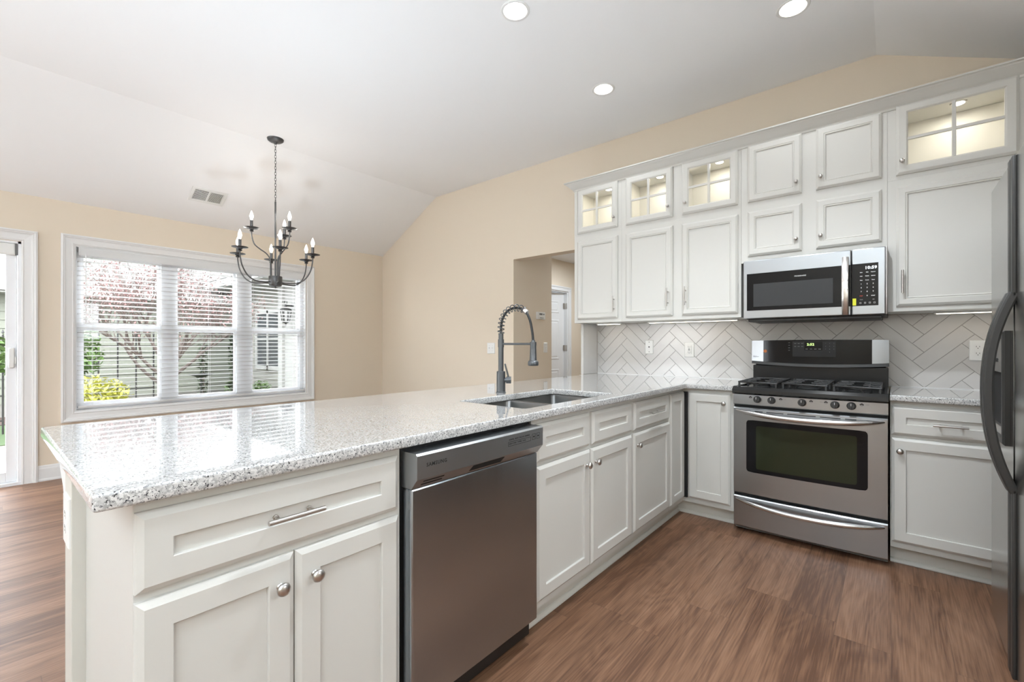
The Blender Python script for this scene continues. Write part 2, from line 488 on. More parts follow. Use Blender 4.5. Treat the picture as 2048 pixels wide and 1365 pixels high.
# wall_front behind the camera, with a window opening added to let in fill daylight
b = MB()
FO = [(-5.0, -3.6, 0.7, 2.1)]
xs = XW - .1
for x0, x1, z0, z1 in FO:
    b.box(xs, x0, YB - T, YB, 0, ZC0); b.box(x0, x1, YB - T, YB, 0, z0); b.box(x0, x1, YB - T, YB, z1, ZC0); xs = x1
b.box(xs, XR + .1, YB - T, YB, 0, ZC0)
b.prism([(XW, YB, ZC0), (XR, YB, ZC0), (XC2, YB, ZC1), (XC1, YB, ZC1)], (0, -T, 0))
structure('wall_front', b, M_wall)
for i, (x0, x1, z0, z1) in enumerate(FO):
    b = MB()
    b.box(x0, x0 + .05, YB - .09, YB - .03, z0, z1); b.box(x1 - .05, x1, YB - .09, YB - .03, z0, z1)
    b.box(x0, x1, YB - .09, YB - .03, z0, z0 + .05); b.box(x0, x1, YB - .09, YB - .03, z1 - .05, z1)
    b.box((x0 + x1) / 2 - .025, (x0 + x1) / 2 + .025, YB - .09, YB - .03, z0, z1)
    structure('window_%d' % (i + 2), b, M_vinyl)  # out-of-view window, added as a daylight source
# ceiling: slope, flat with round openings for the recessed lights, slope
CANS = [(-1.622, 1.952), (-1.622, 2.968), (-.420, 2.935), (-.42, 1.93), (-1.62, .3), (-.42, -.2), (-1.62, -1.5), (-.42, -1.7), (-3.2, -2.2), (-3.2, -.6)]
b = MB()
Y0c, Y1c = YB - .1, YW + T
b.prism([(x, Y0c, z) for x, z in [(XW - T, ZC0 - .06), (XW, ZC0), (XC1, ZC1), (XC1, ZC1 + .2), (XW - T, ZC1 + .2)]], (0, Y1c - Y0c, 0))
b.prism([(x, Y0c, z) for x, z in [(XR + T, ZC0 - .06), (XR, ZC0), (XC2, ZC1), (XC2, ZC1 + .2), (XR + T, ZC1 + .2)]], (0, Y1c - Y0c, 0))
b.box(XC1, XC2, Y0c, Y1c, ZC1 + .14, ZC1 + .2)
bmc = bmesh.new(); ed_ = []
for lp in [[(XC1, Y0c), (XC2, Y0c), (XC2, Y1c), (XC1, Y1c)]] + [[(x + .068 * math.cos(2 * PI * k / 32), y + .068 * math.sin(2 * PI * k / 32)) for k in range(32)] for x, y in CANS]:
    vs_ = [bmc.verts.new((x, y, ZC1)) for x, y in lp]
    ed_ += [bmc.edges.new((vs_[k], vs_[(k + 1) % len(vs_)])) for k in range(len(vs_))]
bmesh.ops.triangle_fill(bmc, use_beauty=True, use_dissolve=False, edges=ed_)
b.merge(bmc)
structure('ceiling', b, M_ceil)

# baseboards
def base_prof(b, p0, p1, nrm, h=0.135):
    p0, p1, n = Vector(p0), Vector(p1), Vector(nrm)
    pts = [(0, 0), (0.018, 0), (0.018, .012), (.013, .022), (.013, h - .03), (.010, h - .02), (.008, h - .006), (.004, h), (0, h)]
    b.prism([p0 + n * d + Vector((0, 0, z)) for d, z in pts], p1 - p0)
b = MB(); base_prof(b, (XW, .327, 0), (XW, YW, 0), (1, 0, 0)); base_prof(b, (XW, YB, 0), (XW, DY0 - .1, 0), (1, 0, 0))
structure('baseboard_left', b, M_trim)
b = MB(); base_prof(b, (XW, YW, 0), (OX0, YW, 0), (0, -1, 0)); structure('baseboard_back', b, M_trim)
b = MB(); base_prof(b, (XR, YB, 0), (XR, 1.7, 0), (-1, 0, 0)); structure('baseboard_right', b, M_trim)

# ------------------------------------------------------------------ hallway beyond the passage
hx = -3.95
b = MB()
b.box(OX0 - T, OX0, YW + T, 4.48, 0, 2.6)                # wall with thermostat
b.box(hx - .1, OX0 - T, 4.36, 4.48, 0, 2.6)
structure('wall_hall_thermostat', b, M_wall)
HD0, HD1, HDZ = 5.17, 6.07, 2.03
b = MB()
b.box(hx - .1, hx, 4.36, HD0, 0, 2.6); b.box(hx - .1, hx, HD0, HD1, HDZ, 2.6); b.box(hx - .1, hx, HD1, 7.3, 0, 2.6)
structure('wall_hall_left', b, M_wall)
b = MB(); b.box(hx - .1, -1.9, 7.2, 7.3, 0, 2.6); b.box(-2.0, -1.9, YW + T, 7.3, 0, 2.6)
b.box(-2.24, -1.9, YW + T, YW + T + .02, 0, 2.6)
structure('wall_hall_end', b, M_wall)
b = MB(); b.box(hx - 2.4, -1.9, YW + T, 7.3, 2.5, 2.6); structure('ceiling_hall', b, M_ceil)
b = MB(); b.box(hx - 2.4, hx - 2.3, 4.2, 7.3, 0, 2.6); b.box(hx - 2.4, hx - .1, 4.2, 4.3, 0, 2.6); b.box(hx - 2.4, hx - .1, 7.2, 7.3, 0, 2.6)
structure('wall_far_room', b, M_trim)
b = MB(); b.box(hx - 2.4, XW, 4.2, 7.3, -.06, -.001); structure('floor_far_room', b, M_floor)
# hall door with casing
d = thing('door_2', 'white panelled interior door ajar at the end of the hallway', 'door', (hx, HD1, 0), kind='structure')
b = MB()
b.box(hx, hx + .018, HD1 - .005, HD1 + .065, 0, HDZ - .005, .002); b.box(hx, hx + .018, HD0 - .065, HD0 + .005, 0, HDZ - .005, .002)
b.box(hx, hx + .018, HD0 - .065, HD1 + .065, HDZ - .005, HDZ + .065, .002)
b.box(hx + .0175, hx + .026, HD1 + .045, HD1 + .064, 0, HDZ + .045); b.box(hx + .0175, hx + .026, HD0 - .064, HD1 + .064, HDZ + .0455, HDZ + .064)
b.build('door_casing', M_trim, d)
b = MB(); b.box(hx - .1, hx + .001, HD1 - .02, HD1 + .001, 0, HDZ - .0205); b.box(hx - .1, hx + .001, HD0 - .001, HD0 + .02, 0, HDZ - .0205); b.box(hx - .1, hx + .001, HD0 - .001, HD1 + .001, HDZ - .02, HDZ + .001)
b.build('door_jamb', M_trim, d)
b = MB()
DA = math.radians(9)
def leafmap(u, w, dd):   # u measured from hinge towards -Y
    hx0, hy0 = hx - .055, HD1 - .035
    return (hx0 - math.sin(DA) * u + math.cos(DA) * dd, hy0 - math.cos(DA) * u - math.sin(DA) * dd, w)
def orbox(b, mp, u0, u1, w0, w1, d0, d1):
    P = [mp(u, w, dd) for dd in (d0, d1) for u, w in ((u0, w0), (u1, w0), (u1, w1), (u0, w1))]
    bb = bmesh.new(); V = [bb.verts.new(Vector(p)) for p in P]
    for f in ((0, 1, 2, 3), (7, 6, 5, 4), (0, 4, 5, 1), (1, 5, 6, 2), (2, 6, 7, 3), (3, 7, 4, 0)): bb.faces.new([V[i] for i in f])
    b.merge(bb)
orbox(b, leafmap, 0, .82, .01, 2.0, -.03, 0)
for (u0, u1) in ((.11, .37), (.45, .71)):
    for (w0, w1) in ((.22, .80), (.95, 1.58), (1.68, 1.88)):
        b.rings(leafmap, u0, u1, w0, w1, [(0, 0.0005), (.012, .006), (.022, .006), (.035, .001), (.055, .007), (.056, .007)])
b.build('door_leaf', M_trim, d)
for hz in (.25, 1.13, 1.80):
    b = MB(); b.cyl((hx - .045, HD1 - .027, hz - .045), (hx - .045, HD1 - .027, hz + .045), .007)
    b.box(hx - .05, hx - .047, HD1 - .06, HD1 - .02, hz - .045, hz + .045); b.box(hx - .03, hx - .0, HD1 - .023, HD1 - .0185, hz - .045, hz + .045)
    b.build('hinge', M_nickel, d)

# ------------------------------------------------------------------ window casing, frame, sashes
d = thing('window_1', 'wide triple white window with picture frame casing and open blinds', 'window', (XW, (WY0 + WY1) / 2, WZ0), kind='structure')
b = MB()
def casing(b, mp, u0, u1, w0, w1, width, bottom=True):
    # u0..w1 = outer rectangle
    pr = [(0, 0), (0, .026), (.012, .030), (.020, .024), (.026, .024), (.030, .018), (.040, .015), (width - .016, .012), (width - .010, .016), (width, .012), (width, 0)]
    if bottom:
        b.rings(mp, u0, u1, w0, w1, pr, hole=True)
    else:
        w0b = w0 - 0.0
        bb = bmesh.new(); R = []
        for ins, dd in pr:
            R.append([bb.verts.new(Vector(mp(*q, dd))) for q in ((u0 + ins, w0b), (u0 + ins, w1 - ins), (u1 - ins, w1 - ins), (u1 - ins, w0b))])
        for A, B in zip(R, R[1:]):
            for k in range(3): bb.faces.new([A[k], A[k + 1], B[k + 1], B[k]])
        b.merge(bb)
casing(b, PX(XW), .468, 2.747, .488, 2.167, .087)
b.build('window_casing', M_trim, d)
b = MB()
XG = XW - .085
b.box(XW - T, XW + .002, WY0 - .003, WY0 + .012, WZ0, WZ1); b.box(XW - T, XW + .002, WY1 - .012, WY1 + .003, WZ0, WZ1)
b.box(XW - T, XW + .0016, WY0 - .001, WY1 + .001, WZ1 - .012, WZ1 + .002); b.box(XW - T, XW + .0016, WY0 - .001, WY1 + .001, WZ0 - .002, WZ0 + .012)
b.build('window_jamb', M_trim, d)
muls = [(WY0 + .012, WY0 + .045), (1.195, 1.318), (1.885, 2.03), (2.595, WY1 - .012)]
b = MB()
for y0, y1 in muls: b.box(XG - .03, XG + .035, y0 + .0005, y1 - .0005, WZ0 + .0125, WZ1 - .0125)
b.box(XG - .029, XG + .034, WY0 + .013, WY1 - .013, WZ0 + .013, WZ0 + .0495); b.box(XG - .029, XG + .034, WY0 + .013, WY1 - .013, WZ1 - .0495, WZ1 - .013)
b.build('window_frame', M_vinyl, d)
for (a0, a1), (b0, b1) in zip(muls, muls[1:]):
    for z0, z1, xo in ((WZ0 + .05, 1.372, .0122), (1.312, WZ1 - .05, -.0124)):
        b = MB(); t = .030
        b.box(XG + xo - .011, XG + xo + .011, a1 + .0002, a1 + t * .8, z0 + .0006, z1 - .0006); b.box(XG + xo - .011, XG + xo + .011, b0 - t * .8, b0 - .0002, z0 + .0006, z1 - .0006)
        b.box(XG + xo - .0116, XG + xo + .0116, a1 + .001, b0 - .001, z0, z0 + t * (1.9 if z0 > 1 else 1)); b.box(XG + xo - .0116, XG + xo + .0116, a1 + .001, b0 - .001, z1 - t * (1.9 if z1 < 1.5 else 1), z1)
        s = b.build('window_sash', M_vinyl, d)
        b = MB(); b.box(XG + xo - .002, XG + xo + .002, a1 + .02, b0 - .02, z0 + .02, z1 - .02); b.build('pane', M_glass, s)

# venetian blind
bl = thing('venetian_blind', 'wide white venetian blind hung open inside the triple window', 'blind', (XW - .02, (WY0 + WY1) / 2, WZ1))
by0, by1 = WY0 + .022, WY1 - .022
XBL = XW - .018
b = MB(); b.box(XBL - .022, XBL + .03, by0, by1, WZ1 - .03, WZ1 - .013); b.build('head_rail', M_blind, bl)
b = MB(); b.box(XBL + .028, XBL + .036, by0 + .004, by1, WZ1 - .088, WZ1 - .016, .003); b.build('valance', M_blind, bl)
b = MB(); b.box(XBL + .018, XBL + .034, by0 - .006, by0 + .004, WZ1 - .06, WZ1 - .016); b.build('bracket', M_gasket, bl, None)
bl_slats = MB()
tilt = math.radians(-7)
z = 0.648; nsl = 0
while z < WZ1 - .08:
    c, s_ = math.cos(tilt), math.sin(tilt)
    P = [(-.025, -.0014), (.025, -.0014), (.025, .0014), (-.025, .0014)]
    pts = [(XBL + u * c - v * s_, by0, z - (u * s_ + v * c)) for u, v in P]
    # inner edge (towards the room) sits a little higher
    pts = [(XBL + u * c, by0, z + u * math.sin(math.radians(6)) + v) for u, v in P]
    bl_slats.prism(pts, (0, by1 - by0, 0)); z += 0.0430; nsl += 1
bl_slats.build('slats', M_blind, bl)
b = MB(); b.box(XBL - .024, XBL + .026, by0, by1, .606, .624, .003); b.build('bottom_rail', M_blind, bl)
b = MB()
for yy in (by0 + .10, by0 + .60, by0 + 1.03, by0 + 1.46, by1 - .12):
    for xx in (-.026, .026): b.cyl((XBL + xx, yy, .62), (XBL + xx, yy, WZ1 - .03), .0011, seg=5)
b.build('ladder_cord', M_cord, bl)
b = MB(); b.cyl((XBL + .034, by0 + .052, 1.37), (XBL + .034, by0 + .052, WZ1 - .07), .0035, seg=8); b.build('tilt_wand', M_vinyl, bl)

# ------------------------------------------------------------------ sliding patio door
d = thing('door_1', 'white sliding glass patio door with moulded casing at left', 'door', (XW, DY1, 0), kind='structure')
b = MB(); casing(b, PX(XW), DY0 - .095, .327, 0, 2.149, .095, bottom=False)
b.build('door_casing', M_trim, d)
b = MB(); b.box(XW - T, XW, DY1 - .018, DY1, 0, DZ1); b.box(XW - T, XW, DY0, DY0 + .018, 0, DZ1); b.box(XW - T, XW, DY0, DY1, DZ1 - .018, DZ1)
b.box(XW - T, XW + .01, DY0, DY1, 0, .025)
b.build('door_frame', M_vinyl, d)
b = MB()
xs0, xs1 = XW - .075, XW - .035
b.box(xs0, xs1, .145, DY1 - .022, .03, DZ1 - .03, .004); b.box(xs0, xs1, -.75, -.68, .03, DZ1 - .03, .004)
b.box(xs0, xs1, -.68, .145, .03, .11); b.box(xs0, xs1, -.68, .145, DZ1 - .09, DZ1 - .03)
s = b.build('sliding_panel', M_vinyl, d)
b = MB(); b.box(XW - .057, XW - .053, -.68, .145, .10, DZ1 - .08); b.build('pane', M_glass, s)
b = MB(); b.box(xs1, xs1 + .03, .160, .195, .985, 1.155, .008); b.box(xs1 + .004, xs1 + .02, .195, .207, 1.02, 1.08, .003)
b.build('door_handle', M_white, s, 40)
b = MB(); b.box(XW - .115, XW - .08, -.70, -.63, .03, DZ1 - .03, .004); b.box(XW - .115, XW - .08, -1.63, -1.56, .03, DZ1 - .03, .004)
b.box(XW - .115, XW - .08, -1.56, -.70, .03, .11); b.box(XW - .115, XW - .08, -1.56, -.70, DZ1 - .09, DZ1 - .03)
s = b.build('fixed_panel', M_vinyl, d)
b = MB(); b.box(XW - .1, XW - .096, -1.56, -.70, .10, DZ1 - .08); b.build('pane', M_glass, s)
b = MB(); b.box(XW - .03, XW + .0, DY0 + .02, DY1 - .03, DZ1 - .115, DZ1 - .02, .01); s = b.build('roller_shade', M_white, d)
b = MB(); b.box(XW - .033, XW + .002, DY1 - .035, DY1 - .02, DZ1 - .115, DZ1 - .02); b.build('bracket', M_gasket, s)

# ------------------------------------------------------------------ cabinet parts
BASEP = [(0, 0), (0, .009), (.003, .012), (.013, .019), (.058, .019), (.060, .017), (.060, .010)]
UPP = [(0, 0), (0, .010), (.004, .013), (.013, .019), (.040, .019), (.043, .016), (.048, .018), (.053, .012), (.054, .010)]
def slab(mp, u0, u1, w0, w1, prof, parent, name='door', mtl=None):
    b = MB(); b.rings(mp, u0, u1, w0, w1, prof); return b.build(name, mtl or M_cab, parent)
def glassdoor(mp, u0, u1, w0, w1, parent):
    b = MB(); b.rings(mp, u0, u1, w0, w1, [(0, 0), (0, .010), (.004, .013), (.013, .019), (.044, .019), (.049, .015), (.052, .013), (.052, 0)], hole=True)
    uc, wc = (u0 + u1) / 2, (w0 + w1) / 2
    b.obox(mp, uc - .0085, uc + .0085, w0 + .05, w1 - .05, .003, .016, .002); b.obox(mp, u0 + .05, u1 - .05, wc - .0085, wc + .0085, .003, .0155, .002)
    dd = b.build('door', M_cab, parent)
    b = MB(); b.obox(mp, u0 + .048, u1 - .048, w0 + .048, w1 - .048, .005, .008); b.build('glass_pane', M_glass, dd)
    return dd
def knob(mp, u, w, parent, d=.019, r=.0155):
    b = MB(); p = Vector(mp(u, w, d)); ax = Vector(mp(u, w, d + 1)) - p
    b.lathe([(0, 0), (.008, 0), (.0085, .003), (.0055, .006), (.005, .013), (.008, .016), (r * .93, .018), (r, .021), (r * .93, .025), (r * .6, .0285), (0, .030)], p, ax, 20)
    b.build('knob', M_nickel, parent, 50)
def pull(mp, u0, u1, w0, w1, parent, d=.019):
    """bar pull between (u0,w0) and (u1,w1)"""
    b = MB(); st = .030; r = .0058
    A, B = Vector(mp(u0, w0, d + st)), Vector(mp(u1, w1, d + st))
    b.cyl(A, B, r, seg=14)
    for t in (.2, .8):
        u, w_ = u0 + (u1 - u0) * t, w0 + (w1 - w0) * t
        b.cyl(mp(u, w_, d), mp(u, w_, d + st), .0045, seg=12); b.cyl(mp(u, w_, d), mp(u, w_, d + .004), .0065, seg=12)
    b.build('handle', M_nickel, parent, 50)

XF = -1.104; DPX = PX(XF)          # peninsula face frame plane
YF = 3.150; DNY = NY(YF)           # range-run face frame plane
KX = -1.165                        # toe kick
# --- peninsula cabinet with drawer, end of run
c1 = thing('base_cabinet', 'white base cabinet with wide drawer over two doors at the open peninsula end', 'cabinet', (XF, .49, 0))
b = MB(); b.box(-1.68, XF, .189, .797, .100, ZU, .0015); b.box(-1.68, KX, .189, .797, 0, .101); b.build('body', M_cab, c1)
dr = slab(DPX, .190, .783, .702, .858, BASEP, c1, 'drawer'); pull(DPX, .415, .545, .781, .781, dr)
dd = slab(DPX, .190, .4865, .133, .685, BASEP, c1); knob(DPX, .451, .617, dd)
dd = slab(DPX, .4895, .785, .133, .685, BASEP, c1); knob(DPX, .533, .617, dd)
# --- sink base
c2 = thing('base_cabinet', 'white sink base cabinet with two false drawer fronts and two doors beside the dishwasher', 'cabinet', (XF, 1.875, 0))
b = MB()
b.box(-1.68, XF, 1.428, 1.446, .100, ZU); b.box(-1.68, XF, 2.312, 2.329, .100, ZU); b.box(-1.68, -1.66, 1.446, 2.312, .1, ZU)
b.box(-1.68, XF, 1.446, 2.312, .1, .12); b.box(XF - .02, XF, 1.446, 2.312, .66, ZU); b.box(XF - .02, XF, 1.446, 2.312, .12, .66)
b.box(-1.68, KX, 1.428, 2.329, 0, .101)
b.build('body', M_cab, c2)
slab(DPX, 1.447, 1.862, .702, .858, BASEP, c2, 'drawer_front'); slab(DPX, 1.889, 2.312, .702, .858, BASEP, c2, 'drawer_front')
dd = slab(DPX, 1.447, 1.868, .133, .685, BASEP, c2); knob(DPX, 1.826, .619, dd)
dd = slab(DPX, 1.876, 2.315, .133, .685, BASEP, c2); knob(DPX, 1.910, .619, dd)
# --- drawer + door cabinet
c3 = thing('base_cabinet', 'white base cabinet with single drawer and door between sink base and corner cabinet', 'cabinet', (XF, 2.6, 0))
b = MB(); b.box(-1.68, XF, 2.3295, 2.8775, .100, ZU, .0015); b.box(-1.68, KX, 2.3295, 2.8775, 0, .101); b.build('body', M_cab, c3)
dr = slab(DPX, 2.346, 2.860, .702, .858, BASEP, c3, 'drawer'); pull(DPX, 2.515, 2.690, .781, .781, dr)
dd = slab(DPX, 2.338, 2.868, .133, .685, BASEP, c3); knob(DPX, 2.376, .619, dd)
# --- corner cabinet, folding door
c4 = thing('corner_base_cabinet', 'white corner base cabinet with tall folding doors next to the stove', 'cabinet', (XF, YF, 0))
b = MB(); b.box(-1.68, XF, 2.878, 3.745, .100, ZU); b.box(XF, -.776, YF, 3.745, .100, ZU)
b.box(-1.68, KX, 2.878, 3.745, 0, .101); b.box(KX, -.776, 3.215 + .018, 3.745, 0, .101)
b.build('body', M_cab, c4)
slab(DPX, 2.884, 3.130, .133, .858, [(0, 0), (0, .009), (.003, .012), (.010, .019), (.052, .019), (.054, .017), (.054, .010)], c4)
dd = slab(DNY, -1.066, -.795, .133, .858, BASEP, c4); knob(DNY, -.832, .797, dd)
b = MB(); b.box(XF + .001, -1.070, 3.131, YF - .001, .133, .858); b.build('hinge_gap', M_black, c4)
# --- right base
c5 = thing('base_cabinet', 'white base cabinet with drawer and door between the stove and the refrigerator', 'cabinet', (.22, YF, 0))
b = MB(); b.box(-.004, .46, YF, 3.745, .100, ZU, .0015); b.box(-.004, .46, 3.233, 3.745, 0, .101); b.build('body', M_cab, c5)
dr = slab(DNY, .001, .449, .702, .856, BASEP, c5, 'drawer'); pull(DNY, .161, .290, .771, .771, dr)
dd = slab(DNY, .001, .449, .133, .685, BASEP, c5); knob(DNY, .036, .619, dd)
c6 = thing('base_cabinet', 'white base cabinet half hidden behind the refrigerator in the right corner', 'cabinet', (.8, YF, 0))
b = MB(); b.box(.4605, XR - .005, YF, 3.745, .100, ZU, .0015); b.box(.4605, XR - .005, 3.233, 3.745, 0, .101); b.build('body', M_cab, c6)
slab(DNY, .472, .86, .702, .856, BASEP, c6, 'drawer'); slab(DNY, .472, .86, .133, .685, BASEP, c6)

# knee wall behind the peninsula and end panel
b = MB(); b.box(-1.81, -1.6805, .160, 3.50, 0, ZU - .001, .002)
structure('wall_knee', b, M_cabdark)
# toe kick boards + shoe moulding
def shoe(b, p0, p1, n):
    p0, p1, n = Vector(p0), Vector(p1), Vector(n)
    pts = [(0, 0), (.0165, 0), (.0165, .006), (.013, .013), (.007, .019), (0, .021)]
    b.prism([p0 + n * dd + Vector((0, 0, z)) for dd, z in pts], p1 - p0)
b = MB(); b.box(KX, KX + .003, .19, .79, 0, .0995); b.box(KX, KX + .003, 1.43, 3.215, 0, .0995); b.box(KX, -.776, 3.218, 3.2325, 0, .0995); b.box(-.004, XR, 3.218, 3.2325, 0, .0995)
shoe(b, (KX + .002, 1.353, 0), (KX + .002, 3.20, 0), (1, 0, 0)); shoe(b, (KX + .0, 3.2195, 0), (-.776, 3.2195, 0), (0, -1, 0)); shoe(b, (-.004, 3.2195, 0), (XR, 3.2195, 0), (0, -1, 0))
structure('trim_1', b, M_cabdark)
# corbel
b = MB()
b.prism([(-1.811, .163, .881), (-2.03, .163, .881), (-2.03, .163, .845), (-1.98, .163, .80), (-1.90, .163, .755), (-1.83, .163, .67), (-1.811, .163, .66)], (0, .045, 0))
single('corbel', b, M_trim, (-1.811, .185, .66), 'white curved corbel holding up the counter overhang at the peninsula end', 'bracket')

# ------------------------------------------------------------------ countertops
def counter(name, outline, hole, loc, label):
    """outline: list of (x,y,roundradius)"""
    def rnd(poly):
        out = []
        n = len(poly)
        for i, (x, y, r) in enumerate(poly):
            if r <= 0: out.append((x, y)); continue
            p = Vector((x, y)); a = Vector(poly[i - 1][:2]); c = Vector(poly[(i + 1) % n][:2])
            da = (a - p).normalized(); dc = (c - p).normalized()
            s0 = p + da * r; s1 = p + dc * r
            for k in range(7):
                t = k / 6
                out.append(tuple((1 - t) ** 2 * s0 + 2 * t * (1 - t) * p + t * t * s1))
        return out
    o = rnd(outline); h = rnd(hole) if hole else None
    bm = bmesh.new()
    def loop(pts, z): return [bm.verts.new((x, y, z)) for x, y in pts]
    prof = [(0, ZU), (0, ZU)]  # placeholder
    # use 2D curve-like triangulation with holes
    tops = loop(o, ZT); edges = [bm.edges.new((tops[i], tops[(i + 1) % len(tops)])) for i in range(len(tops))]
    if h:
        th = loop(h, ZT); edges += [bm.edges.new((th[i], th[(i + 1) % len(th)])) for i in range(len(th))]
    bmesh.ops.triangle_fill(bm, use_beauty=True, use_dissolve=False, edges=edges)
    ret = bmesh.ops.extrude_face_region(bm, geom=list(bm.faces))
    bmesh.ops.translate(bm, vec=(0, 0, ZU - ZT), verts=[g for g in ret['geom'] if isinstance(g, bmesh.types.BMVert)])
    bmesh.ops.recalc_face_normals(bm, faces=bm.faces)
    ed = [e for e in bm.edges if len(e.link_faces) == 2 and e.calc_face_angle(0) > 1.2 and abs(e.verts[0].co.z - e.verts[1].co.z) < 1e-5]
    bmesh.ops.bevel(bm, geom=ed, offset=.0055, segments=3, profile=.5, affect='EDGES')
    mb = MB(); mb.bm.free(); mb.bm = bm
    ob = single(name, mb, M_granite, loc, label, 'countertop')
    ob.data.set_sharp_from_angle(angle=math.radians(35))
    for p in ob.data.polygons: p.use_smooth = abs(p.normal.z) < .99
    return ob
counter('countertop', [(XP, YE, .012), (XP, 3.112, .035), (-.774, 3.112, 0), (-.774, YW - .0065, 0), (-2.119, YW - .0065, 0), (-2.119, 3.44, 0), (XB, 3.44, 0), (XB, YE, .012)],
        [(-1.560, 1.462, .02), (-1.162, 1.462, .02), (-1.162, 2.232, .02), (-1.560, 2.232, .02)], (-1.5, 1.9, ZU),
        'white speckled granite countertop running along the peninsula with the sink cut into it')
counter('countertop', [(-.005, 3.112, 0), (XR - .002, 3.112, 0), (XR - .002, YW - .0065, 0), (-.005, YW - .0065, 0)], None, (.4, 3.4, ZU),
        'short piece of speckled granite countertop between stove and refrigerator')

# ------------------------------------------------------------------ sink and faucet
s = thing('sink', 'stainless undermount double bowl sink set in the granite peninsula', 'sink', (-1.36, 1.85, ZU))
b = MB()
def bowl(b, x0, x1, y0, y1, zt, zb):
    bb = bmesh.new(); R = []
    for ins, z in [(-.012, zt), (0, zt), (.004, zt - .01), (.012, zb + .03), (.025, zb + .006), (.05, zb)]:
        q = []
        r = .025 + max(ins, 0) * .5
        for cx, cy, a0 in ((x1 - ins - r, y1 - ins - r, 0), (x0 + ins + r, y1 - ins - r, 90), (x0 + ins + r, y0 + ins + r, 180), (x1 - ins - r, y0 + ins + r, 270)):
            for k in range(6):
                a = math.radians(a0 + k * 18); q.append(bb.verts.new((cx + r * math.cos(a), cy + r * math.sin(a), z)))
        R.append(q)
    for A, B in zip(R, R[1:]):
        for k in range(24): bb.faces.new([A[k], A[(k + 1) % 24], B[(k + 1) % 24], B[k]])
    bb.faces.new(R[-1]); b.merge(bb)
bowl(b, -1.575, -1.147, 1.449, 1.832, ZU - .0008, .68)
o = b.build('bowl', M_sink, s, 40)
b = MB(); b.lathe([(.055, .003), (.05, .004), (.04, .002), (0, .0005)], (-1.36, 1.64, .68)); b.build('drain', M_steelh, o, 40)
b = MB(); bowl(b, -1.575, -1.147, 1.862, 2.245, ZU - .0008, .68); o = b.build('bowl', M_sink, s, 40)
b = MB(); b.lathe([(.055, .003), (.05, .004), (.04, .002), (0, .0005)], (-1.36, 2.05, .68)); b.build('drain', M_steelh, o, 40)
b = MB(); b.box(-1.575, -1.147, 1.834, 1.860, .80, ZU - .012, .006); b.build('divider', M_sink, s)

f = thing('faucet', 'tall gunmetal spring neck kitchen faucet with pull down sprayer behind the sink', 'faucet', (-1.655, 1.868, ZT))
fx, fy = -1.655, 1.868
b = MB(); b.lathe([(.027, 0), (.027, .004), (.0245, .006), (.024, .117), (.022, .119), (0, .119)], (fx, fy, ZT), seg=32); b.build('base', M_gun, f, 40)
b = MB(); b.cyl((fx, fy, ZT + .119), (fx, fy, ZT + .296), .0145, seg=24); b.cyl((fx, fy, ZT + .296), (fx, fy, ZT + .326), .0125, seg=24)
b.cyl((fx, fy, ZT + .252), (fx, fy, ZT + .296), .0165, seg=24)
for k in range(5): b.cyl((fx, fy, ZT + .300 + k * .0065), (fx, fy, ZT + .303 + k * .0065), .0145, seg=24)
b.build('riser', M_gun, f, 40)
arc_dir = Vector((1, 0.10, 0)).normalized()
def FP(r, z): return Vector((fx, fy, z)) + arc_dir * r
hose = bez([FP(0, ZT + .326), FP(.001, ZT + .37), FP(.014, ZT + .415), FP(.048, ZT + .453), FP(.100, ZT + .466), FP(.155, ZT + .450), FP(.186, ZT + .405), FP(.202, ZT + .345), FP(.210, ZT + .285)], 10)
b = MB(); b.tube(hose, .0068, 12); b.build('hose', M_black, f, 60)
coil = []
nh = int(len(hose) * .64)
turns = 11; steps = 14
tot = turns * steps
up = Vector((0, 1, 0))
for i in range(tot + 1):
    t = i / tot * (nh - 1); k = int(t); fr = t - k
    p = hose[k].lerp(hose[min(k + 1, len(hose) - 1)], fr)
    tg = (hose[min(k + 1, len(hose) - 1)] - hose[max(k - 1, 0)]).normalized()
    side = tg.cross(up).normalized(); u2 = side.cross(tg).normalized()
    a = 2 * PI * i / steps
    coil.append(p + (side * math.cos(a) + u2 * math.sin(a)) * .0180)
b = MB(); b.tube(coil, .0025, 6); b.build('spring', M_gun, f, 60)
endp = hose[nh]; tg = (hose[nh + 1] - hose[nh - 1]).normalized()
b = MB(); b.cyl(endp - tg * .014, endp + tg * .016, .0135, seg=20); b.build('spring_collar', M_nickel, f, 40)
b = MB(); b.cyl(FP(.0, ZT + .270), FP(.200, ZT + .270), .0058, seg=14); b.cyl(FP(.210, ZT + .262), FP(.210, ZT + .280), .0175, seg=20); b.build('support_arm', M_gun, f, 40)
b = MB(); b.lathe([(0, 0), (.026, 0), (.0285, .004), (.0285, .019), (.026, .024), (.020, .028), (.0185, .034), (.0165, .095), (.0165, .122), (.011, .126), (.009, .135), (0, .135)], FP(.210, ZT + .155), seg=28)
b.build('spray_head', M_gun, f, 40)
b = MB(); hp = Vector((fx, fy, ZT + .070)); hd = Vector((.80, .60, 0)).normalized()
b.cyl(hp, hp + hd * .045, .0135, seg=20); b.cyl(hp + hd * .030, hp + hd * .056, .0195, seg=24)
b.tube([hp + hd * .042 + Vector((0, 0, .012)), hp + hd * .034 + Vector((0, 0, .045)), hp + hd * .022 + Vector((0, 0, .090))], [.0052, .005, .0045], 10)
b.build('lever', M_gun, f, 40)

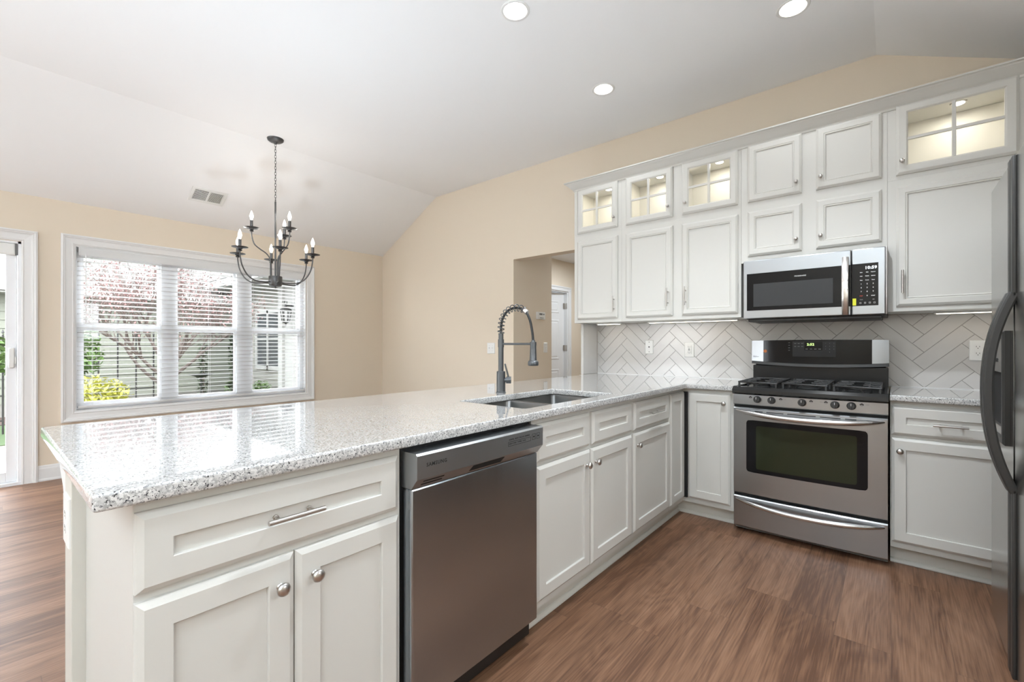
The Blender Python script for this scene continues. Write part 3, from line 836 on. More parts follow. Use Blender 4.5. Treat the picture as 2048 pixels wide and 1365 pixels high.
# ------------------------------------------------------------------ dishwasher
dw = thing('dishwasher', 'dark stainless dishwasher under the peninsula counter between two white cabinets', 'dishwasher', (-1.1, 1.11, 0))
mp = PX(-1.06)
b = MB(); b.box(-1.66, -1.110, .803, 1.422, .02, .872); b.build('body', M_black, dw)
b = MB(); b.obox(mp, .808, 1.415, .104, .757, -.045, -.003, .006); b.build('door', M_dw, dw, 40)
# control strip with slanted lower lip
b = MB()
b.prism([(-1.11, .808, .758), (-1.063, .808, .758), (-1.060, .808, .762), (-1.040, .808, .786), (-1.036, .808, .79), (-1.036, .808, .858), (-1.042, .808, .864), (-1.11, .808, .864)], (0, .607, 0))
cp = b.build('control_panel', M_dwtop, dw)
mq = PX(-1.036)
text_mesh('SAMSUNG', .0155, mq, .842, .823, .0004, bold=.0003, sp=1.16).build('lettering', M_darkprint, cp)
# slot angled face: from (-1.060,.762) to (-1.040,.786)
def slant(u, w_, d_):
    t = Vector((.020, 0, .024)).normalized(); n = Vector((.024, 0, -.020)).normalized()
    p = Vector((-1.060, u, .762)) + t * w_ + n * d_
    return tuple(p)
b = MB()
orbox(b, slant, .838, .918, .020, .0255, -.001, .0008); orbox(b, slant, .836, .916, .006, .0115, -.001, .0008)
b.build('vent_slot', M_slot, cp)
b = MB(); b.prism([slant(1.035, .004, .0008), slant(1.19, .004, .0008), slant(1.195, .029, .0008), slant(1.185, .030, .0008), slant(1.04, .030, .0008)][::1], Vector(slant(0, 0, -.004)) - Vector(slant(0, 0, 0)))
b.build('pocket_handle', M_slot, cp)
mt = text_mesh('NORMAL  HEAVY  DELICATE  SANITIZE', .0068, mq, 1.212, .839, .0004)
mt.merge(text_mesh('DELAY START   POWER   LOCK', .0068, mq, 1.212, .824, .0004).bm)
for (u0, u1, w0, w1) in ((1.208, 1.338, .818, .8335), (1.347, 1.367, .820, .842), (1.374, 1.394, .820, .842)):
    mt.rings(mq, u0, u1, w0, w1, [(0, .0001), (0, .0005), (.0012, .0005), (.0012, .0001)], hole=True)
mt.box(-1.0358, -1.0354, 1.353, 1.361, .8285, .8335); mt.box(-1.0358, -1.0354, 1.380, 1.388, .8285, .8335)
mt.build('print', M_darkprint, cp)
b = MB(); b.box(-1.26, -1.215, .805, 1.4275, .0, .10); b.build('kick_plate', M_black, dw)

# ------------------------------------------------------------------ stove
RX0, RX1 = -.7685, -.0105
st = thing('range', 'stainless steel freestanding gas range with black backguard between the base cabinets', 'stove', (-.39, 3.1, 0))
b = MB(); b.box(RX0 + .003, RX1 - .003, 3.145, 3.74, .012, .872); b.build('body', M_gasket, st)
for xx in (RX0 + .05, RX1 - .05):
    for yy in (3.19, 3.68):
        b = MB(); b.cyl((xx, yy, 0), (xx, yy, .014), .018); b.build('foot', M_black, st)
def bow(x):   # front bulge
    t = (x - (RX0 + RX1) / 2) / ((RX1 - RX0) / 2)
    return 3.098 - .014 * (1 - t * t)
def bowpanel(b, x0, x1, z0, z1, yb, n=16, off=0.0, zr=0.0):
    bb = bmesh.new(); F = []; Bk = []
    for i in range(n + 1):
        x = x0 + (x1 - x0) * i / n; y = bow(x) - off
        F.append([bb.verts.new((x, y + (.006 if k in (0, 3) else 0), z)) for k, z in enumerate((z0, z0 + .006, z1 - .006, z1))])
        Bk.append([bb.verts.new((x, yb, z)) for z in (z0, z1)])
    for i in range(n):
        for k in range(3): bb.faces.new([F[i][k], F[i + 1][k], F[i + 1][k + 1], F[i][k + 1]])
        bb.faces.new([Bk[i][0], Bk[i][1], Bk[i + 1][1], Bk[i + 1][0]])
        bb.faces.new([F[i][3], F[i + 1][3], Bk[i + 1][1], Bk[i][1]]); bb.faces.new([F[i][0], Bk[i][0], Bk[i + 1][0], F[i + 1][0]])
    for j in (0, n):
        bb.faces.new([F[j][0], F[j][1], F[j][2], F[j][3], Bk[j][1], Bk[j][0]])
    b.merge(bb)
b = MB(); bowpanel(b, RX0 + .001, RX1 - .001, .803, .874, 3.144); cpn = b.build('control_panel', M_steel, st, 40)
b = MB(); bowpanel(b, RX0 + .003, RX1 - .003, .246, .786, 3.144); od = b.build('oven_door', M_steel, st, 40)
b = MB(); bowpanel(b, RX0 + .003, RX1 - .003, .038, .228, 3.144); bd = b.build('drawer', M_steel, st, 40)
# oven window: rounded-corner black panel following the bow
def bowplate(b, x0, x1, z0, z1, off, th, rr=.02, n=16):
    bb = bmesh.new(); pts = []
    for cx, cz, a0 in ((x1 - rr, z1 - rr, 0), (x0 + rr, z1 - rr, 90), (x0 + rr, z0 + rr, 180), (x1 - rr, z0 + rr, 270)):
        for k in range(6):
            a = math.radians(a0 + k * 18); pts.append((cx + rr * math.cos(a), cz + rr * math.sin(a)))
    # grid strips in x
    xsn = [x0 + (x1 - x0) * i / n for i in range(n + 1)]
    def zr(x):
        lo, hi = z0, z1
        e = min(x - x0, x1 - x)
        if e < rr:
            dz = rr - math.sqrt(max(0, rr * rr - (rr - e) ** 2)); lo += dz; hi -= dz
        return lo, hi
    xsn = sorted(set([x0, x0 + rr * .15, x0 + rr * .5, x1 - rr * .15, x1 - rr * .5] + xsn[1:]))
    V = []
    for x in xsn:
        lo, hi = zr(x); y = bow(x) - off
        V.append([bb.verts.new((x, y, lo)), bb.verts.new((x, y, hi)), bb.verts.new((x, y + th, hi)), bb.verts.new((x, y + th, lo))])
    for A, B in zip(V, V[1:]):
        for k in range(4): bb.faces.new([A[k], B[k], B[(k + 1) % 4], A[(k + 1) % 4]])
    bb.faces.new(V[0]); bb.faces.new(V[-1]); b.merge(bb)
b = MB(); bowplate(b, -.692, -.096, .388, .712, .0012, .006); g = b.build('window_frame', M_blackgloss, od, 40)
M_ovenglass = mat('oven_glass', (0.026, 0.030, 0.016), 0.09, spec=0.28)
b = MB(); bowplate(b, -.637, -.143, .412, .680, .0020, .002, .012); b.build('glass_pane', M_ovenglass, od, 40)
b = MB()
for (x0, x1) in ((-.745, -.665), (-.645, -.60), (-.58, -.49), (-.47, -.33), (-.31, -.215), (-.195, -.145), (-.12, -.04)):
    b.box(x0, x1, bow((x0 + x1) / 2) - .0012, bow((x0 + x1) / 2) + .004, .766, .7705)
b.build('vent_slot', M_slot, od)
def bowhandle(parent, zc, sag, r):
    pts = []; rad = []
    n = 28
    for i in range(n + 1):
        t = -1 + 2 * i / n
        x = -.389 + t * .362
        out = .052 * (1 - abs(t) ** 2.6)
        pts.append((x, bow(x) - out - .004, zc - sag * (1 - t * t)))
        rad.append(r * (.35 + .65 * (1 - abs(t) ** 6)))
    b = MB(); b.tube(pts, rad, 16); b.build('handle', M_steelh, parent, 70)
bowhandle(od, .768, .022, .0155); bowhandle(bd, .208, .020, .0145)
# knobs and tiny burner icons
for kx in (-.630, -.552, -.396, -.240, -.167):
    b = MB(); y = bow(kx)
    b.lathe([(0, 0), (.0215, 0), (.0215, .004), (.019, .007), (.0175, .024), (.015, .028), (0, .029)], (kx, y, .843), (0, -1, 0), 24)
    b.box(kx - .004, kx + .004, y - .036, y - .02, .826, .860, .002)
    k = b.build('knob', M_charcoal, cpn, 40)
    b = MB(); b.box(kx - .001, kx + .001, y - .0365, y - .034, .846, .859); b.build('pointer_mark', M_print, k)
for ix in (-.668, -.504, -.352, -.282, -.122):
    b = MB()
    y = bow(ix) - .0004; yb = y + .0006
    b.box(ix - .009, ix - .001, y, yb, .850, .857); b.box(ix + .001, ix + .009, y, yb, .850, .857); b.box(ix - .004, ix + .004, y, yb, .853, .861)
    b.box(ix - .006, ix + .006, y, yb, .8455, .8465)
    b.build('burner_icon', M_darkprint, cpn)
for ix in (-.484, -.303, -.098):
    b = MB()
    for zz in (.851, .856): b.box(ix - .008, ix + .008, bow(ix) - .0004, bow(ix) + .0002, zz, zz + .0012)
    b.build('printed_word', M_printdim, cpn)
b = MB(); b.box(RX0 + .004, RX1 - .004, 3.112, 3.144, .784, .806); b.build('door_gap', M_slot, st)
b = MB(); b.box(RX0 + .004, RX1 - .004, 3.112, 3.144, .226, .248); b.build('drawer_gap', M_slot, st)
# cooktop
b = MB()
b.prism([(RX0, 3.60, .872), (RX0, 3.082, .872), (RX0, 3.070, .880), (RX0, 3.072, .900), (RX0, 3.090, .9165), (RX0, 3.125, .918), (RX0, 3.15, .908), (RX0, 3.60, .908)], (RX1 - RX0, 0, 0))
b.box(RX0, RX0 + .02, 3.10, 3.62, .90, .919, .004); b.box(RX1 - .02, RX1, 3.10, 3.62, .90, .919, .004)
ct = b.build('cooktop', M_enamel, st, 30)
for (bx, by, br) in ((-.62, 3.22, .045), (-.62, 3.47, .036), (-.39, 3.345, .05), (-.165, 3.22, .04), (-.165, 3.47, .036)):
    b = MB(); b.lathe([(br + .012, 0), (br + .012, .004), (br, .006), (br, .014), (0, .014)], (bx, by, .908), seg=24); o = b.build('burner', M_iron, ct, 40)
    b = MB(); b.lathe([(br * .8, .0), (br * .82, .006), (br * .6, .010), (0, .010)], (bx, by, .922), seg=24); b.build('burner_cap', M_enamel, o, 40)
for gi, (x0, x1) in enumerate(((-.750, -.522), (-.508, -.272), (-.258, -.032))):
    b = MB(); zt = .945
    cxm = (x0 + x1) / 2
    rr = [(x0 + .01, 3.115), (x1 - .01, 3.115), (x1 - .01, 3.575), (x0 + .01, 3.575)]
    b.tube([(x, y, zt) for x, y in rr], .0055, 8, closed=True)
    for xx in (x0 + .06, x1 - .06): b.tube([(xx, 3.118, zt), (xx, 3.57, zt)], .005, 8)
    for yy in (3.22, 3.345, 3.47):
        b.tube([(x0 + .012, yy, zt), (x0 + .06, yy, zt + .003), (cxm - .025, yy, zt + .004)], .0045, 8)
        b.tube([(x1 - .012, yy, zt), (x1 - .06, yy, zt + .003), (cxm + .025, yy, zt + .004)], .0045, 8)
    for xx, yy in [(x0 + .012, 3.117), (x1 - .012, 3.117), (x0 + .012, 3.573), (x1 - .012, 3.573), (x0 + .012, 3.345), (x1 - .012, 3.345)]:
        b.cyl((xx, yy, .909), (xx, yy, zt), .008, .0055, seg=8)
    for t in range(9):
        pass
    b.tube([(x0 + .02, 3.13, zt + .001), (cxm, 3.122, zt - .012), (x1 - .02, 3.13, zt + .001)], .004, 6)
    b.build('grate', M_iron, ct, 50)
# rear riser + backguard
b = MB(); b.box(RX0 + .008, RX1 - .002, 3.60, 3.70, .905, 1.035, .003); b.build('riser_panel', M_enamel, st)
b = MB(); b.box(RX0 + .02, RX1 - .015, 3.63, 3.70, 1.032, 1.056); b.build('vent_gap', M_slot, st)
def bgp(b, x0, x1, z0, z1, n=20, off=0, th=.05, arc=.010, toparc=.004):
    bb = bmesh.new(); V = []
    for i in range(n + 1):
        x = x0 + (x1 - x0) * i / n; t = (x - (RX0 + RX1) / 2) / .38
        e = 1 - t * t
        y = 3.60 - .022 * e - off; zl = z0 - arc * e * 1.0 if arc else z0; zh = z1 + toparc * e
        V.append([bb.verts.new((x, y, zl)), bb.verts.new((x, y + .006, zh)), bb.verts.new((x, 3.72, zh)), bb.verts.new((x, 3.72, zl))])
    for A, B in zip(V, V[1:]):
        for k in range(4): bb.faces.new([A[k], B[k], B[(k + 1) % 4], A[(k + 1) % 4]])
    bb.faces.new(V[0]); bb.faces.new(V[-1]); b.merge(bb)
b = MB(); bgp(b, RX0 - .001, RX1 + .001, 1.046, 1.070, arc=.014, toparc=0); b.build('backguard_lip', M_charcoal, st, 40)
b = MB(); bgp(b, RX0 - .001, -.694, 1.066, 1.209, n=4, arc=.014); e1 = b.build('end_cap', M_steel, st, 40)
b = MB(); bgp(b, -.091, RX1 + .001, 1.066, 1.209, n=4, arc=.014); b.build('end_cap', M_steel, st, 40)
b = MB(); bgp(b, -.694, -.091, 1.066, 1.209, arc=.014, off=.001); con = b.build('console', M_blackgloss, st, 40)
def BG(off):
    def f_(u, w_, d_):
        t = (u - (RX0 + RX1) / 2) / .38
        return (u, 3.60 - .022 * (1 - t * t) - .001 - off - d_ + .006 * (w_ - 1.058) / .15, w_)
    return f_
bgm = BG(0.0012)
def bgplate(x0, x1, z0, z1, off, m_, name, parent):
    b = MB(); n = 6
    for i in range(n):
        xa = x0 + (x1 - x0) * i / n; xb = x0 + (x1 - x0) * (i + 1) / n
        b.quad(bgm(xa, z0, off), bgm(xb, z0, off), bgm(xb, z1, off), bgm(xa, z1, off))
    return b.build(name, m_, parent, recalc=False)
M_keypad = mat('grey_keypad', (0.030, 0.030, 0.031), 0.3, spec=0.2)
bgplate(-.515, -.275, 1.100, 1.203, .0004, M_keypad, 'keypad', con)
dsp = bgplate(-.446, -.346, 1.143, 1.199, .0009, M_blackgloss, 'display', con)
text_mesh('2:52', .022, bgm, -.432, 1.175, .0016, bold=.0005, sp=1.1).build('digits', M_led_g, dsp)
mt = MB()
for r_ in range(4):
    for c_ in range(3):
        u = -.505 + c_ * .020; mt.box(u, u + .012, *sorted((bgm(u, 1.19, .0012)[1], bgm(u, 1.19, .0016)[1])), 1.187 - r_ * .020, 1.190 - r_ * .020)
mt.build('key_labels', M_printdim, con)
mt = MB()
for i, s_ in enumerate(('1', '2', '3', '4', '5', '6', '7', '8', '9', '0')):
    c_, r_ = (i % 3, i // 3) if i < 9 else (1, 3)
    mt.merge(text_mesh(s_, .009, bgm, -.331 + c_ * .022, 1.186 - r_ * .019, .0014).bm)
mt.build('key_numbers', M_printdim, con)
mt = MB()
for r_ in range(6):
    u = -.540; mt.box(u, u + .010, bgm(u, 1.19, .0004)[1] - .0008, bgm(u, 1.19, .0)[1], 1.192 - r_ * .017, 1.1945 - r_ * .017)
mt.build('indicator_labels', M_printdim, con)
mt = MB()
for c_ in range(4):
    u = -.440 + c_ * .024; mt.box(u, u + .014, bgm(u, 1.15, .0018)[1], bgm(u, 1.15, .0010)[1], 1.149, 1.153)
mt.build('display_labels', M_printdim, con)
b = MB()
p0 = bgm(-.686, 1.128, .0006)
b.lathe([(0, .0003), (.011, .0003), (.011, 0)], (-.682, p0[1] - .0002, 1.135), (0, -1, 0), 20)
b.build('decal', M_copper, con)
b = MB()
b.merge(text_mesh('Kenmore', .0095, NY(3.5975), -.756, 1.093, .001).bm)
b.rings(NY(3.5985), -.759, -.712, 1.089, 1.103, [(0, 0), (0, .0006), (.0008, .0006), (.0008, 0)], hole=True)
b.build('badge', M_darkprint, e1)

# ------------------------------------------------------------------ microwave
mw = thing('microwave', 'stainless over the range microwave with black window and keypad', 'microwave', (-.39, 3.5, 1.352))
MY = 3.34; mm = NY(MY)
b = MB(); b.box(-.752, -.0155, 3.37, 3.75, 1.352, 1.744, .003); b.build('body', M_charcoal, mw)
b = MB(); b.box(-.745, -.04, 3.38, 3.72, 1.335, 1.353, .004); u = b.build('underside_vent', M_charcoal, mw)
b = MB(); b.box(-.766, -.182, MY, 3.37, 1.356, 1.744, .005); dd = b.build('door', M_steel, mw, 40)
b = MB(); b.rings(mm, -.744, -.182, 1.408, 1.655, [(0, 0), (0, .0012), (.002, .0016)]); b.build('window_frame', M_blackgloss, dd)
M_mwglass = mat('microwave_window', (0.045, 0.046, 0.047), 0.3, spec=0.2)
b = MB(); b.rings(mm, -.704, -.270, 1.433, 1.585, [(0, .0014), (0, .0022), (.001, .0024)]); b.build('glass_pane', M_mwglass, dd)
text_mesh('FRIGIDAIRE', .0105, mm, -.470, 1.612, .0018, bold=.0002, sx=1.0, sp=1.2).build('lettering', M_print, dd)
pts = []
for i in range(17):
    t = -1 + i / 8
    pts.append((-.2085, MY - .004 - .036 * (1 - abs(t) ** 3.2), 1.531 + t * .171))
b = MB(); b.ribbon(pts, .0165, .004, (1, 0, 0)); b.build('handle', M_steelh, dd, 50)
b = MB(); b.box(-.179, -.024, MY, 3.37, 1.356, 1.744, .005); cpm = b.build('control_panel', M_steel, mw, 40)
b = MB(); b.box(-.024, -.0155, MY + .006, 3.37, 1.356, 1.744, .004); b.build('side_trim', M_nickel, mw, 40)
b = MB(); b.rings(mm, -.179, -.056, 1.408, 1.656, [(0, 0), (0, .0012), (.003, .0016)]); kp = b.build('keypad', M_blackgloss, cpm)
b = text_mesh('10:59', .023, mm, -.118, 1.622, .0019, bold=.0006, sp=1.1); b.build('digits', M_led_w, kp)
mt = MB()
for r_, row in enumerate((('Bake', 'Melt', 'Popcorn'), ('Auto', 'Reheat', 'Defrost'), ('Time', 'Power', 'Timer'), ('1', '2', '3'), ('4', '5', '6'), ('7', '8', '9'), ('', '0', 'START'))):
    zz = (1.602, 1.580, 1.556, 1.533, 1.511, 1.488, 1.464)[r_]
    for c_, s_ in enumerate(row):
        if s_: mt.merge(text_mesh(s_, .0060 if len(s_) > 1 else .0095, mm, -.1345 + c_ * .0275, zz, .0018, 'CENTER', bold=.0003).bm)
mt.merge(text_mesh('+30 sec', .0048, mm, -.1345, 1.443, .0018, 'CENTER').bm); mt.merge(text_mesh('Light', .0048, mm, -.078, 1.443, .0018, 'CENTER').bm)
for c_ in range(4): mt.rings(mm, -.142 + c_ * .0215, -.134 + c_ * .0215, 1.421, 1.429, [(0, .0014), (0, .0019), (.001, .0019), (.001, .0014)], hole=True)
mt.build('print', M_print, kp)
text_mesh('STOP', .0060, mm, -.1345, 1.464, .0018, 'CENTER', bold=.0003).build('red_print', M_redprint, kp)
b = MB(); b.rings(mm, -.175, -.158, 1.412, 1.453, [(0, .0014), (0, .0020)]); b.build('sticker', M_yellow, kp)

# ------------------------------------------------------------------ upper cabinets
YU = 3.4323; UM = NY(YU + .0); ZB, ZTOP = 1.372, 2.575
def upper(label, x0, x1, glass, doors, zb=ZB):
    """doors: list of (kind,u0,u1,w0,w1,handle)"""
    c = thing('wall_cabinet', label, 'cabinet', ((x0 + x1) / 2, YU, zb))
    b = MB()
    zc = 2.135 if glass else ZTOP
    b.box(x0, x1, YU, 3.750, zb, zc, .0015)
    if glass:
        b.box(x0, x1, 3.74, 3.750, zc, ZTOP); b.box(x0, x0 + .016, YU, 3.74, zc, ZTOP); b.box(x1 - .016, x1, YU, 3.74, zc, ZTOP)
        b.box(x0 + .016, x1 - .016, YU, 3.74, ZTOP - .018, ZTOP)
        # face frame strips
        us = sorted([q[1] for q in doors if q[0] == 'g'] + [q[2] for q in doors if q[0] == 'g'])
        b.box(x0 + .016, x1 - .016, YU, YU + .019, zc, 2.20); b.box(x0 + .016, x1 - .016, YU, YU + .019, 2.51, ZTOP - .018)
        b.box(x0 + .016, us[0] + .04, YU, YU + .019, 2.2, 2.51); b.box(us[-1] - .04, x1 - .016, YU, YU + .019, 2.2, 2.51)
        for a_, c_ in zip(us[1:-1:2], us[2:-1:2]):
            b.box(a_ - .04, c_ + .04, YU, YU + .019, 2.2, 2.51)
            m_ = (a_ + c_) / 2; b.box(m_ - .008, m_ + .008, YU + .019, 3.74, zc, ZTOP - .018)
    b.build('body', M_cab, c)
    if glass:
        gs = [q for q in doors if q[0] == 'g']
        b = MB()
        b.box(x0 + .0165, x1 - .0165, YU + .02, 3.7395, zc, zc + .002); b.box(x0 + .0165, x1 - .0165, 3.737, 3.7395, zc + .002, ZTOP - .019)
        b.box(x0 + .0162, x0 + .018, YU + .02, 3.737, zc + .002, ZTOP - .019); b.box(x1 - .018, x1 - .0162, YU + .02, 3.737, zc + .002, ZTOP - .019)
        b.build('interior_lining', M_cabin, c)
    for q in doors:
        kind, u0, u1, w0, w1, h = q
        if kind == 'g': dd = glassdoor(UM, u0, u1, w0, w1, c)
        else: dd = slab(UM, u0, u1, w0, w1, UPP, c)
        if h:
            if h[0] == 'k': knob(UM, h[1], h[2], dd, r=.0125)
            else: pull(UM, h[1], h[1], h[2], h[3], dd)
        if kind == 'g':
            px_, py_ = (u0 + u1) / 2 + .03, YU + .15
            b = MB(); b.lathe([(0, 0), (.027, 0), (.027, .002)], (px_, py_, ZTOP - .027)); pk = b.build('puck_light', M_puck, c)
            b = MB(); b.lathe([(.027, 0), (.034, .0), (.036, .008), (.027, .008)], (px_, py_, ZTOP - .0265)); b.build('puck_rim', M_nickel, pk, 40)
            lamp('puck_lamp', 'AREA', (px_, py_, ZTOP - .030), PUCK, (1, .95, .84), .05, parent=c)
    return c
PUCK = .5
upper('white wall cabinet with one glass-topped door column at the left end of the row', -2.163, -1.705, True,
      [('g', -2.126, -1.738, 2.162, 2.547, ('k', -1.766, 2.245)), ('s', -2.126, -1.738, 1.403, 2.092, ('p', -1.766, 1.455, 1.585))])
upper('white double wall cabinet with two lit glass doors left of the microwave', -1.7045, -.8005, True,
      [('g', -1.666, -1.278, 2.162, 2.547, ('k', -1.310, 2.245)), ('s', -1.666, -1.278, 1.403, 2.092, ('p', -1.312, 1.475, 1.615)),
       ('g', -1.208, -.820, 2.162, 2.547, ('k', -1.180, 2.245)), ('s', -1.208, -.820, 1.403, 2.092, ('p', -1.178, 1.475, 1.615))])
upper('white wall cabinet with four small solid doors above the microwave', -.800, -.0165, False,
      [('s', -.757, -.441, 2.162, 2.547, ('k', -.470, 2.235)), ('s', -.364, -.043, 2.162, 2.547, ('k', -.338, 2.235)),
       ('s', -.757, -.441, 1.789, 2.095, ('k', -.470, 1.865)), ('s', -.364, -.043, 1.789, 2.095, ('k', -.338, 1.865))], zb=1.746)
upper('white wall cabinet with a wide lit glass door right of the microwave', -.016, .54, True,
      [('g', .022, .501, 2.158, 2.560, ('k', .048, 2.232)), ('s', .022, .501, 1.401, 2.092, ('p', .050, 1.475, 1.605))])
upper('plain white wall cabinet in the right corner above the refrigerator', .5405, 1.27, False,
      [('s', .58, .90, 2.162, 2.547, None), ('s', .58, .90, 1.403, 2.092, None)])
# crown moulding
b = MB()
cp_ = [(0, 2.545), (.006, 2.545), (.010, 2.556), (.022, 2.566), (.045, 2.590), (.056, 2.600), (.060, 2.606), (.070, 2.610), (.070, 2.618), (0, 2.618)]
x0 = -2.163
for (A, B) in zip(cp_, cp_[1:]):
    b.quad((x0 - A[0], YU - A[0], A[1]), (XR, YU - A[0], A[1]), (XR, YU - B[0], B[1]), (x0 - B[0], YU - B[0], B[1]))
    b.quad((x0 - A[0], YU - A[0], A[1]), (x0 - B[0], YU - B[0], B[1]), (x0 - B[0], 3.76, B[1]), (x0 - A[0], 3.76, A[1]))
b.quad((x0, YU, 2.618), (XR, YU, 2.618), (XR, 3.76, 2.618), (x0, 3.76, 2.618))
structure('trim_2', b, M_cab)
# under-cabinet lights
def ucl(x0, x1, label, e):
    t = thing('under_cabinet_light', label, 'light', ((x0 + x1) / 2, 3.60, ZB), 'light bars under the wall cabinets')
    b = MB(); b.box(x0, x1, 3.585, 3.625, ZB - .011, ZB - .0005, .002); b.build('housing', M_white, t)
    b = MB(); b.box(x0 + .012, x1 - .012, 3.589, 3.621, ZB - .0135, ZB - .0112); b.build('diffuser', M_bar, t)
    lamp('bar_lamp', 'AREA', ((x0 + x1) / 2, 3.605, ZB - .016), e * .11, (1, .92, .80), x1 - x0 - .04, .03, parent=t)
ucl(-2.03, -1.80, 'short lit light bar under the leftmost wall cabinet', .55)
ucl(-1.55, -.86, 'long lit light bar under the double wall cabinet left of the microwave', 1.7)
ucl(.19, .62, 'lit light bar under the wall cabinet beside the refrigerator', 1.1)

# ------------------------------------------------------------------ herringbone backsplash
def clip(poly, x0, x1, z0, z1):
    def cl(P, ins, inter):
        out = []
        for i in range(len(P)):
            a, c = P[i - 1], P[i]
            if ins(c):
                if not ins(a): out.append(inter(a, c))
                out.append(c)
            elif ins(a): out.append(inter(a, c))
        return out
    def ix(v):
        return lambda a, c: (v, a[1] + (c[1] - a[1]) * (v - a[0]) / (c[0] - a[0]))
    def iz(v):
        return lambda a, c: (a[0] + (c[0] - a[0]) * (v - a[1]) / (c[1] - a[1]), v)
    for ins, it in ((lambda p: p[0] >= x0, ix(x0)), (lambda p: p[0] <= x1, ix(x1)), (lambda p: p[1] >= z0, iz(z0)), (lambda p: p[1] <= z1, iz(z1))):
        poly = cl(poly, ins, it)
        if len(poly) < 3: return None
    return poly
WP = .0773; n_ = 4; g_ = .0011
R2 = math.sqrt(.5)
def rotp(u, v): return ((u - v) * R2, (u + v) * R2)
ax_, az_ = rotp(5 * WP, 1 * WP); offx, offz = -.938 - ax_, 1.242 - az_
X0, X1, Z0, Z1 = -2.112, XR - .002, ZT + .003, 1.3705
b = MB()
yt = YW - .0095
for i in range(-60, 61):
    for j in range(-14, 15):
        for (u0, v0, u1, v1) in ((i + n_ * j, i - n_ * j, i + n_ * j + n_, i - n_ * j + 1), (i + n_ * j + n_, i - n_ * j + 1 - n_, i + n_ * j + n_ + 1, i - n_ * j + 1)):
            P = [rotp(u * WP, v * WP) for u, v in ((u0, v0), (u1, v0), (u1, v1), (u0, v1))]
            P = [(x + offx, z + offz) for x, z in P]
            if max(p[0] for p in P) < X0 or min(p[0] for p in P) > X1 or max(p[1] for p in P) < Z0 or min(p[1] for p in P) > Z1: continue
            Q = [rotp(u, v) for u, v in ((u0 * WP + g_, v0 * WP + g_), (u1 * WP - g_, v0 * WP + g_), (u1 * WP - g_, v1 * WP - g_), (u0 * WP + g_, v1 * WP - g_))]
            Q = clip([(x + offx, z + offz) for x, z in Q], X0, X1, Z0, Z1)
            if not Q: continue
            cxq = sum(q[0] for q in Q) / len(Q); czq = sum(q[1] for q in Q) / len(Q)
            bb = bmesh.new()
            A = [bb.verts.new((x, YW - .003, z)) for x, z in Q]; B_ = [bb.verts.new((x, yt + .0012, z)) for x, z in Q]
            C_ = [bb.verts.new((x + (cxq - x) * .012, yt, z + (czq - z) * .012)) for x, z in Q]
            m_ = len(Q)
            for k in range(m_):
                bb.faces.new([A[k], A[(k + 1) % m_], B_[(k + 1) % m_], B_[k]]); bb.faces.new([B_[k], B_[(k + 1) % m_], C_[(k + 1) % m_], C_[k]])
            bb.faces.new(C_); b.merge(bb)
caulk = MB(); caulk.box(X0, X1, YW - .0125, YW - .009, ZT + .0005, ZT + .0045)
bs = thing('backsplash', 'glossy white herringbone tile backsplash behind the stove and counters', 'backsplash', (-.4, YW, ZT))
b.build('tiles', M_tile, bs); caulk.build('caulk_line', M_trim, bs)
b = MB(); b.box(X0, X1, YW - .0062, YW - .0005, ZT + .001, Z1); b.build('grout', M_grout, bs)
b = MB(); b.box(-2.119, -2.1135, 3.505, YW - .010, ZT + .001, 1.371, .001); b.box(-2.138, -2.1135, 3.5005, 3.5065, ZT + .001, 1.371, .001); structure('trim_3', b, M_tile, 'plain white end panel where the backsplash turns the corner')

